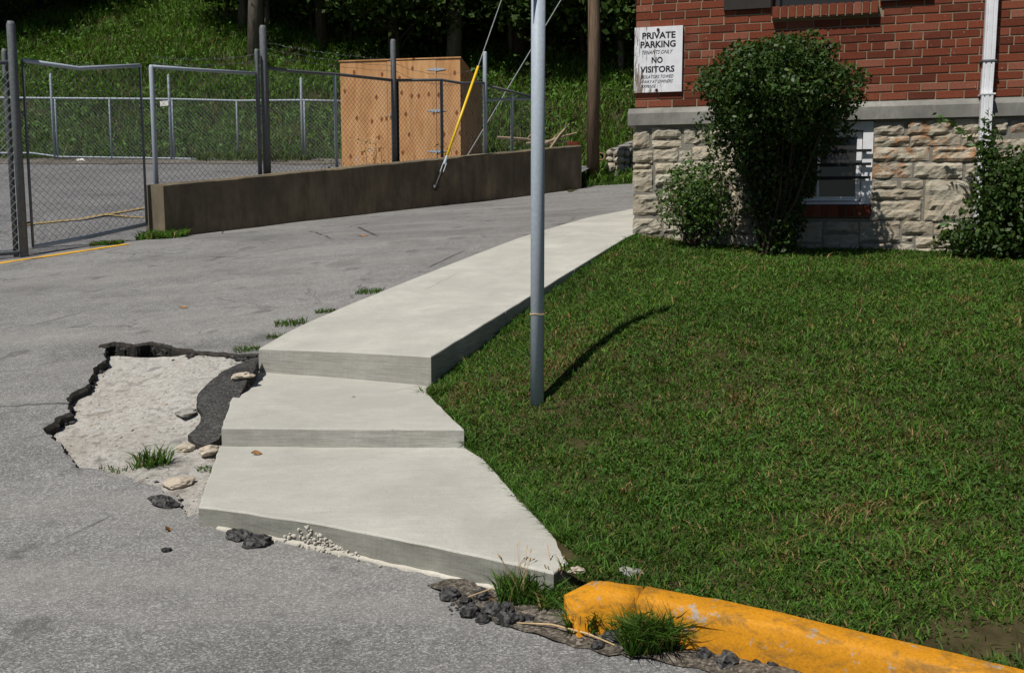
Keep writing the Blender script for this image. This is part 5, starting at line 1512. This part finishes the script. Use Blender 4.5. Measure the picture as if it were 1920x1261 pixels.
# --- trees on the hillside
def tree_meshes(seed, H, cr, cz, nleaf, leaf, tr, low=False):
    r = np.random.default_rng(seed); rd = random.Random(seed)
    m = MB(); pts = [Vector((0, 0, -.6)), Vector((rd.uniform(-.1, .1), rd.uniform(-.1, .1), H * .25)), Vector((rd.uniform(-.3, .3), rd.uniform(-.2, .2), H * .6)), Vector((rd.uniform(-.4, .4), rd.uniform(-.3, .3), H))]
    m.tube(pts, [tr * 1.25, tr, tr * .75, tr * .3], 9)
    cen = []
    nb_ = 26
    for k in range(nb_):
        d = Vector((rd.gauss(0, 1), rd.gauss(0, 1), rd.gauss(0, .8))).normalized(); q = Vector((0, 0, cz)) + Vector((d.x * cr[0], d.y * cr[1], d.z * cr[2])) * rd.uniform(.45, .95); cen.append(q)
        s_ = pts[1].lerp(pts[2], rd.random()) if q.z < H * .7 else pts[2].lerp(pts[3], rd.random() * .7)
        m.tube([s_, s_.lerp(q, .5) + Vector((0, 0, .15)), q], [tr * .35, tr * .2, tr * .05], 5)
    trunk = new_mesh("trunk", m.v, m.f, M['barkpale'] if seed % 2 else M['bark'], True)
    P = []
    for q in cen:
        k = nleaf // nb_; P.append(np.array(q) + r.normal(size=(k, 3)) * np.array([cr[0] * .27, cr[1] * .27, cr[2] * .2]))
    P = np.concatenate(P); n = len(P)
    crown = leaf_mesh("crown", P, leaf, M['leafdark'], cvar(n, (.036, .068, .013), .4, r), .62, np.array([[0, -.2, 1.0]]), .4, r)
    return trunk, crown
big_t = [tree_meshes(1, 8.5, (3.6, 3.6, 2.7), 7.8, 7800, .30, .20), tree_meshes(2, 9.5, (3.4, 3.8, 3.0), 8.4, 7800, .30, .17), tree_meshes(3, 8.0, (4.0, 3.4, 2.4), 7.4, 7800, .30, .14)]
low_t = [tree_meshes(4, 3.2, (1.7, 1.6, 1.5), 2.2, 4200, .17, .06), tree_meshes(5, 3.8, (1.5, 1.6, 1.8), 2.5, 4200, .17, .07), tree_meshes(6, 2.6, (1.9, 1.7, 1.2), 1.7, 4200, .17, .05)]
def plant(kind, i, x, y, sc, lab, grp, dz=-.1, name="tree"):
    tr_, cr_ = kind[i % 3]
    t = thing(name, lab, "tree", grp, (x, y, hill_z(x, y) + dz)); t.rotation_euler = (0, 0, random.uniform(0, 6.28)); t.scale = (sc, sc, sc * random.uniform(.9, 1.1))
    put("trunk", tr_, t); put("crown", cr_, t)
    return t
rt = random.Random(31)
tall_xy = [(-19.5, 29.0), (-18.6, 30.5), (-8.0, 30.6), (-7.2, 28.6), (-5.4, 29.4), (-3.3, 28.2), (-1.6, 27.6), (.2, 28.2), (2.2, 26.6), (4.2, 26.8), (6.5, 26), (-8.6, 36.0), (-6.4, 32.8), (-3.9, 32.4), (-.8, 31.8), (1.6, 31.0), (4, 31), (-15.5, 37), (-18.5, 33.5)]
for i, (x, y) in enumerate(tall_xy):
    plant(big_t, i, x, y, rt.uniform(.9, 1.1), "tall leafy tree shading the wooded hillside above the bank", "tall trees on the hillside")
low_xy = [(-17.0, 29.5), (-15.6, 30.6), (-15.4, 33.0), (-8.6, 31.0), (-7.2, 30.2), (-5.9, 30.4), (-4.7, 29.6), (-3.4, 29.6), (-2.2, 28.6), (-1.2, 28.9), (0.0, 28.4), (1.0, 27.4), (1.9, 26.6), (2.8, 25.9), (3.9, 25.6), (-9.5, 34.0), (-7.6, 33.2), (-5.6, 32.6), (-3.8, 32.2), (-1.9, 31.6), (-.2, 31.0), (1.3, 30.0), (2.6, 29.0), (-14.6, 33.5), (-11.6, 35.8), (5, 27), (-6.6, 34.8), (-2.8, 34.5), (.6, 33.6), (-10.6, 37.0), (-3.0, 27.3), (.7, 26.0)]
for i, (x, y) in enumerate(low_xy):
    plant(low_t, i, x, y, rt.uniform(.75, 1.15), "low bushy tree in the shade under the tall hillside trees", "low trees under the canopy", name="bushy_tree")
for i in range(16):
    plant(big_t, i, -24 + i * 2.9 + rt.uniform(-.8, .8), 39 + rt.uniform(-1.5, 2.5), rt.uniform(1, 1.3), "tree of the dark wood behind the tall hillside trees", "trees of the wood behind")

# ================================================================== LOOSE THINGS ON THE GROUND
def rock(name, lab, cat, px, py, zfn, size, mat, seed, sq=(1, .7, .5), rot=0.0, grp=None, sink=.55, amp=.42):
    c = at_s(px, py, zfn)
    bm = bmesh.new(); bmesh.ops.create_icosphere(bm, subdivisions=3, radius=1)
    for v in bm.verts:
        n_ = 1 + amp * noise.noise(v.co * 1.3 + Vector((seed * 3.1, seed * 1.7, 0))) + amp * .55 * noise.noise(v.co * 3.3 + Vector((seed, 0, seed))) + amp * .3 * noise.noise(v.co * 8 + Vector((seed, 4, 0)))
        v.co = Vector((v.co.x * sq[0], v.co.y * sq[1], v.co.z * sq[2])) * size * n_
    o = bm_obj(name, bm, mat); o.location = (c[0], c[1], c[2] + size * sq[2] * (1 - sink)); o.rotation_euler = (random.uniform(-.15, .15), random.uniform(-.15, .15), rot)
    return tag(o, lab, cat, grp)
T = M['tarchunk']
rock("asphalt_chunk", "long black asphalt chunk lying below the asphalt hole", "rubble", 308, 948, on_road, .062, T, 1, (1, .42, .42), -.45)
rock("asphalt_chunk", "black asphalt chunk pushed against the foot of the bottom step", "rubble", 450, 1010, on_road, .046, T, 2, (1, .55, .5), -.1)
rock("asphalt_chunk", "rounded black asphalt chunk just in front of the one by the step", "rubble", 483, 1022, on_road, .047, T, 3, (1, .62, .55), .2)
rock("asphalt_crumb", "crumbled black asphalt bits on the open road", "rubble", 312, 1033, on_road, .018, T, 4, (1, .7, .5), .2)
grp = "asphalt chunks heaped by the step tip"
for k, (px, py, s_) in enumerate(((843, 1122, .032), (872, 1130, .024), (905, 1122, .030), (882, 1152, .034), (922, 1150, .034), (905, 1165, .020), (948, 1148, .030), (952, 1168, .034), (975, 1165, .022), (992, 1163, .018))):
    rock("asphalt_chunk", "dark asphalt chunk in the heap by the pointed step tip", "rubble", px, py, on_road, s_, T, 10 + k, (1, .75, .7), k * 1.3, grp)
grp = "asphalt chunks along the yellow kerb"
for k, (px, py, s_) in enumerate(((1160, 1200, .040), (1142, 1198, .022), (1300, 1200, .022), (1322, 1232, .024), (1365, 1215, .028), (1362, 1245, .034), (1400, 1232, .030), (1420, 1243, .02), (1480, 1240, .022), (1540, 1240, .030), (1580, 1252, .02), (1120, 1215, .022), (1270, 1215, .022), (1450, 1252, .02))):
    rock("asphalt_chunk", "dark asphalt chunk strewn along the foot of the yellow kerb", "rubble", px, py, on_road, s_, T, 30 + k, (1, .75, .65), k * .9, grp)
rock("concrete_chunk", "angular pale grey concrete chunk among the kerb weeds", "rock", 1078, 1170, on_road, .034, M['rockgrey'], 51, (1, .7, .6), -.3, amp=.6)
rock("concrete_chunk", "small flat grey concrete chunk behind the angular one", "rock", 1062, 1155, on_road, .024, M['rockgrey'], 52, (1, .7, .5), .8, amp=.6)
rock("concrete_chunk", "broken concrete corner lying between step tip and kerb", "rock", 1082, 1072, s1z, .026, M['rockpale'], 53, (1, .8, .45), -.2, amp=.5)
rock("lawn_rock", "grey rock lying on the lawn behind the yellow kerb", "rock", 1182, 1077, lawn_z, .035, M['rockgrey'], 54, (1, .5, .45), -.1)
rock("round_rock", "rounded pinkish rock left of the bottom step", "rock", 335, 908, slab_z, .062, M['rockpale'], 55, (1, .9, .35), .2, amp=.22)
rock("small_rock", "small pale rock at the lower edge of the dark patch", "rock", 349, 842, slab_z, .045, M['rockpale'], 56, (1, .8, .45), .6, amp=.3)
rock("slab_fragment", "broken grey slab fragment beside the dark asphalt patch", "rock", 352, 776, slab_z, .075, M['rockgrey'], 57, (.7, 1.1, .25), .3, amp=.35)
rock("concrete_spill", "pale rough concrete spill at the left end of the second step", "rock", 455, 708, lambda x, y: slab_z(x, y) + .03, .055, M['rockpale'], 58, (1, .8, .35), .3, amp=.45)
rock("concrete_spill", "pale rough concrete spill at the left of the bottom step", "rock", 398, 850, slab_z, .06, M['rockpale'], 59, (.6, 1.2, .4), -.3, amp=.45)
rock("rubble_lump", "pitted pale concrete lump under the corner of the upper walk", "rock", 821, 708, lawn_z, .042, M['rockpale'], 60, (.8, .8, 1.0), .3, amp=.5)
rock("pebble", "tiny dark pebble on the second step", "pebble", 663, 744, s2z, .008, M['rockgrey'], 61)
rock("verge_stone", "pale stone at the foot of the utility pole", "rock", 1093, 338, on_road, .12, M['rockpale'], 62, (1.4, .8, .4))
rock("litter", "white scrap of litter at the foot of the low fence", "litter", 565, 295, lot_z, .09, M['litter'], 63, (1, .6, .5))
rock("litter", "white scrap of litter on the lot under the far fence bottom rail", "litter", 152, 302, lot_z, .09, M['litter'], 64, (1, .6, .4))
def small_leaf(px, py, zfn, L, lab, rot):
    c = at_s(px, py, zfn); m = MB(); n = 5
    for i in range(n + 1):
        t = i / n; w_ = L * .32 * math.sin(math.pi * (t * .9 + .05))
        m.v += [(-L / 2 + L * t, -w_, .006 + .006 * math.cos(t * 5)), (-L / 2 + L * t, 0, .002 + .004 * math.cos(t * 5)), (-L / 2 + L * t, w_, .010 + .006 * math.sin(t * 4))]
    for i in range(n):
        for k in range(2): a = i * 3 + k; m.f.append((a, a + 3, a + 4, a + 1))
    o = m.obj("dead_leaf", M['leafbrown']); o.location = (c[0], c[1], c[2] + .002); o.rotation_euler = (0, 0, rot); return tag(o, lab, "leaf")
small_leaf(481, 852, s1z, .045, "curled orange dead leaf on the bottom step", .2)
small_leaf(343, 578, on_road, .06, "brown dead leaf lying on the driveway", 0)
small_leaf(925, 1128, on_road, .04, "reddish dead leaf in the asphalt heap", 1)
small_leaf(316, 995, on_road, .03, "small dead leaf on the road below the hole", 1.3)
small_leaf(680, 443, on_road, .10, "brown dead leaf near the wall on the driveway", .1)
c0 = Vector(at_s(960, 1170, on_road)); c1 = Vector(at_s(1152, 1212, on_road)); m = MB()
m.tube([c0 + Vector((0, 0, .006)), c0.lerp(c1, .4) + Vector((0, .01, .022)), c0.lerp(c1, .75) + Vector((.0, .004, .02)), c1 + Vector((0, 0, .006))], [.0015, .0028, .003, .0022], 6)
tag(m.obj("dry_stalk", M['straw']), "long dry straw stalk lying in front of the kerb rubble", "stalk")
c0 = Vector(at_s(878, 1136, on_road)); c1 = Vector(at_s(925, 1128, on_road)); m = MB(); m.tube([c0 + Vector((0, 0, .03)), c1 + Vector((0, 0, .045))], .002, 5)
tag(m.obj("dry_stalk", M['straw']), "short dry stalk lying across the asphalt heap", "stalk")
dq = [at_s(a, b, on_road)[:2] for a, b in ((800, 1098), (850, 1128), (930, 1172), (1020, 1196), (1120, 1226), (1230, 1240), (1330, 1262), (1480, 1285), (1700, 1330), (1760, 1310), (1600, 1248), (1450, 1216), (1300, 1180), (1200, 1150), (1090, 1110), (1040, 1085), (950, 1075))]
dq = jag(dq + [dq[0]], .03, .012, 12)[:-1]
dirt = sheet("kerb_dirt", dq, [], lambda x, y: road_z(x, y) + .004 + .012 * max(0, fbm(x, y, 9, 4.4) + .2), .03, M['dirt'])
tag(dirt, kind="structure")
# dirt and crumbs collected along the kerb foot and around the hole
gr = MB(); r = random.Random(77)
for k in range(900):
    t = r.random(); px = 840 + 760 * t; py = 1128 + 130 * t + r.gauss(0, 12)
    c = at_s(px, py, on_road); lump(gr, (c[0], c[1], c[2] + .002), r.uniform(.0015, .005) * (1 if k % 7 else 2.6), k, (1, .8, .7), 1, .4)
for k in range(260):
    p = hole[r.randrange(len(hole))]; q = Vector(p).lerp(Vector((cx, cy)), .01 + abs(r.gauss(0, .05))); lump(gr, (q.x, q.y, slab_z(q.x, q.y) + .001), r.uniform(.002, .006) * (1 if k % 9 else 2.2), k, (1, .8, .6), 1, .4)
for k in range(70):
    i = r.randrange(len(hole)); p = hole[i]
    if p[1] < cy - .25 or p[0] > cx + .35: continue
    q = Vector(p).lerp(Vector((cx, cy)), abs(r.gauss(0, .035))); lump(gr, (q.x, q.y, slab_z(q.x, q.y) + .008), r.uniform(.008, .024), k, (1, .8, .6), 2, .5)
tag(gr.obj("asphalt_crumbs", T), "loose asphalt crumbs along the kerb foot and hole rim", "gravel", kind="stuff")

cc = MB(); r = random.Random(5)
pts_ = np.array([(r.uniform(-2.4, -1.1), r.uniform(3.5, 5.6)) for _ in range(900)]); pts_ = pts_[in_poly(pts_, hole)]
for k, q in enumerate(pts_[:420]):
    lump(cc, (q[0], q[1], slab_z(*q) + .001), r.uniform(.002, .006) * (1 if k % 8 else 2.2), k, (1, .85, .6), 1, .4)
tag(cc.obj("concrete_crumbs", M['rockpale']), "pale concrete crumbs strewn over the exposed old slab", "gravel", kind="stuff")
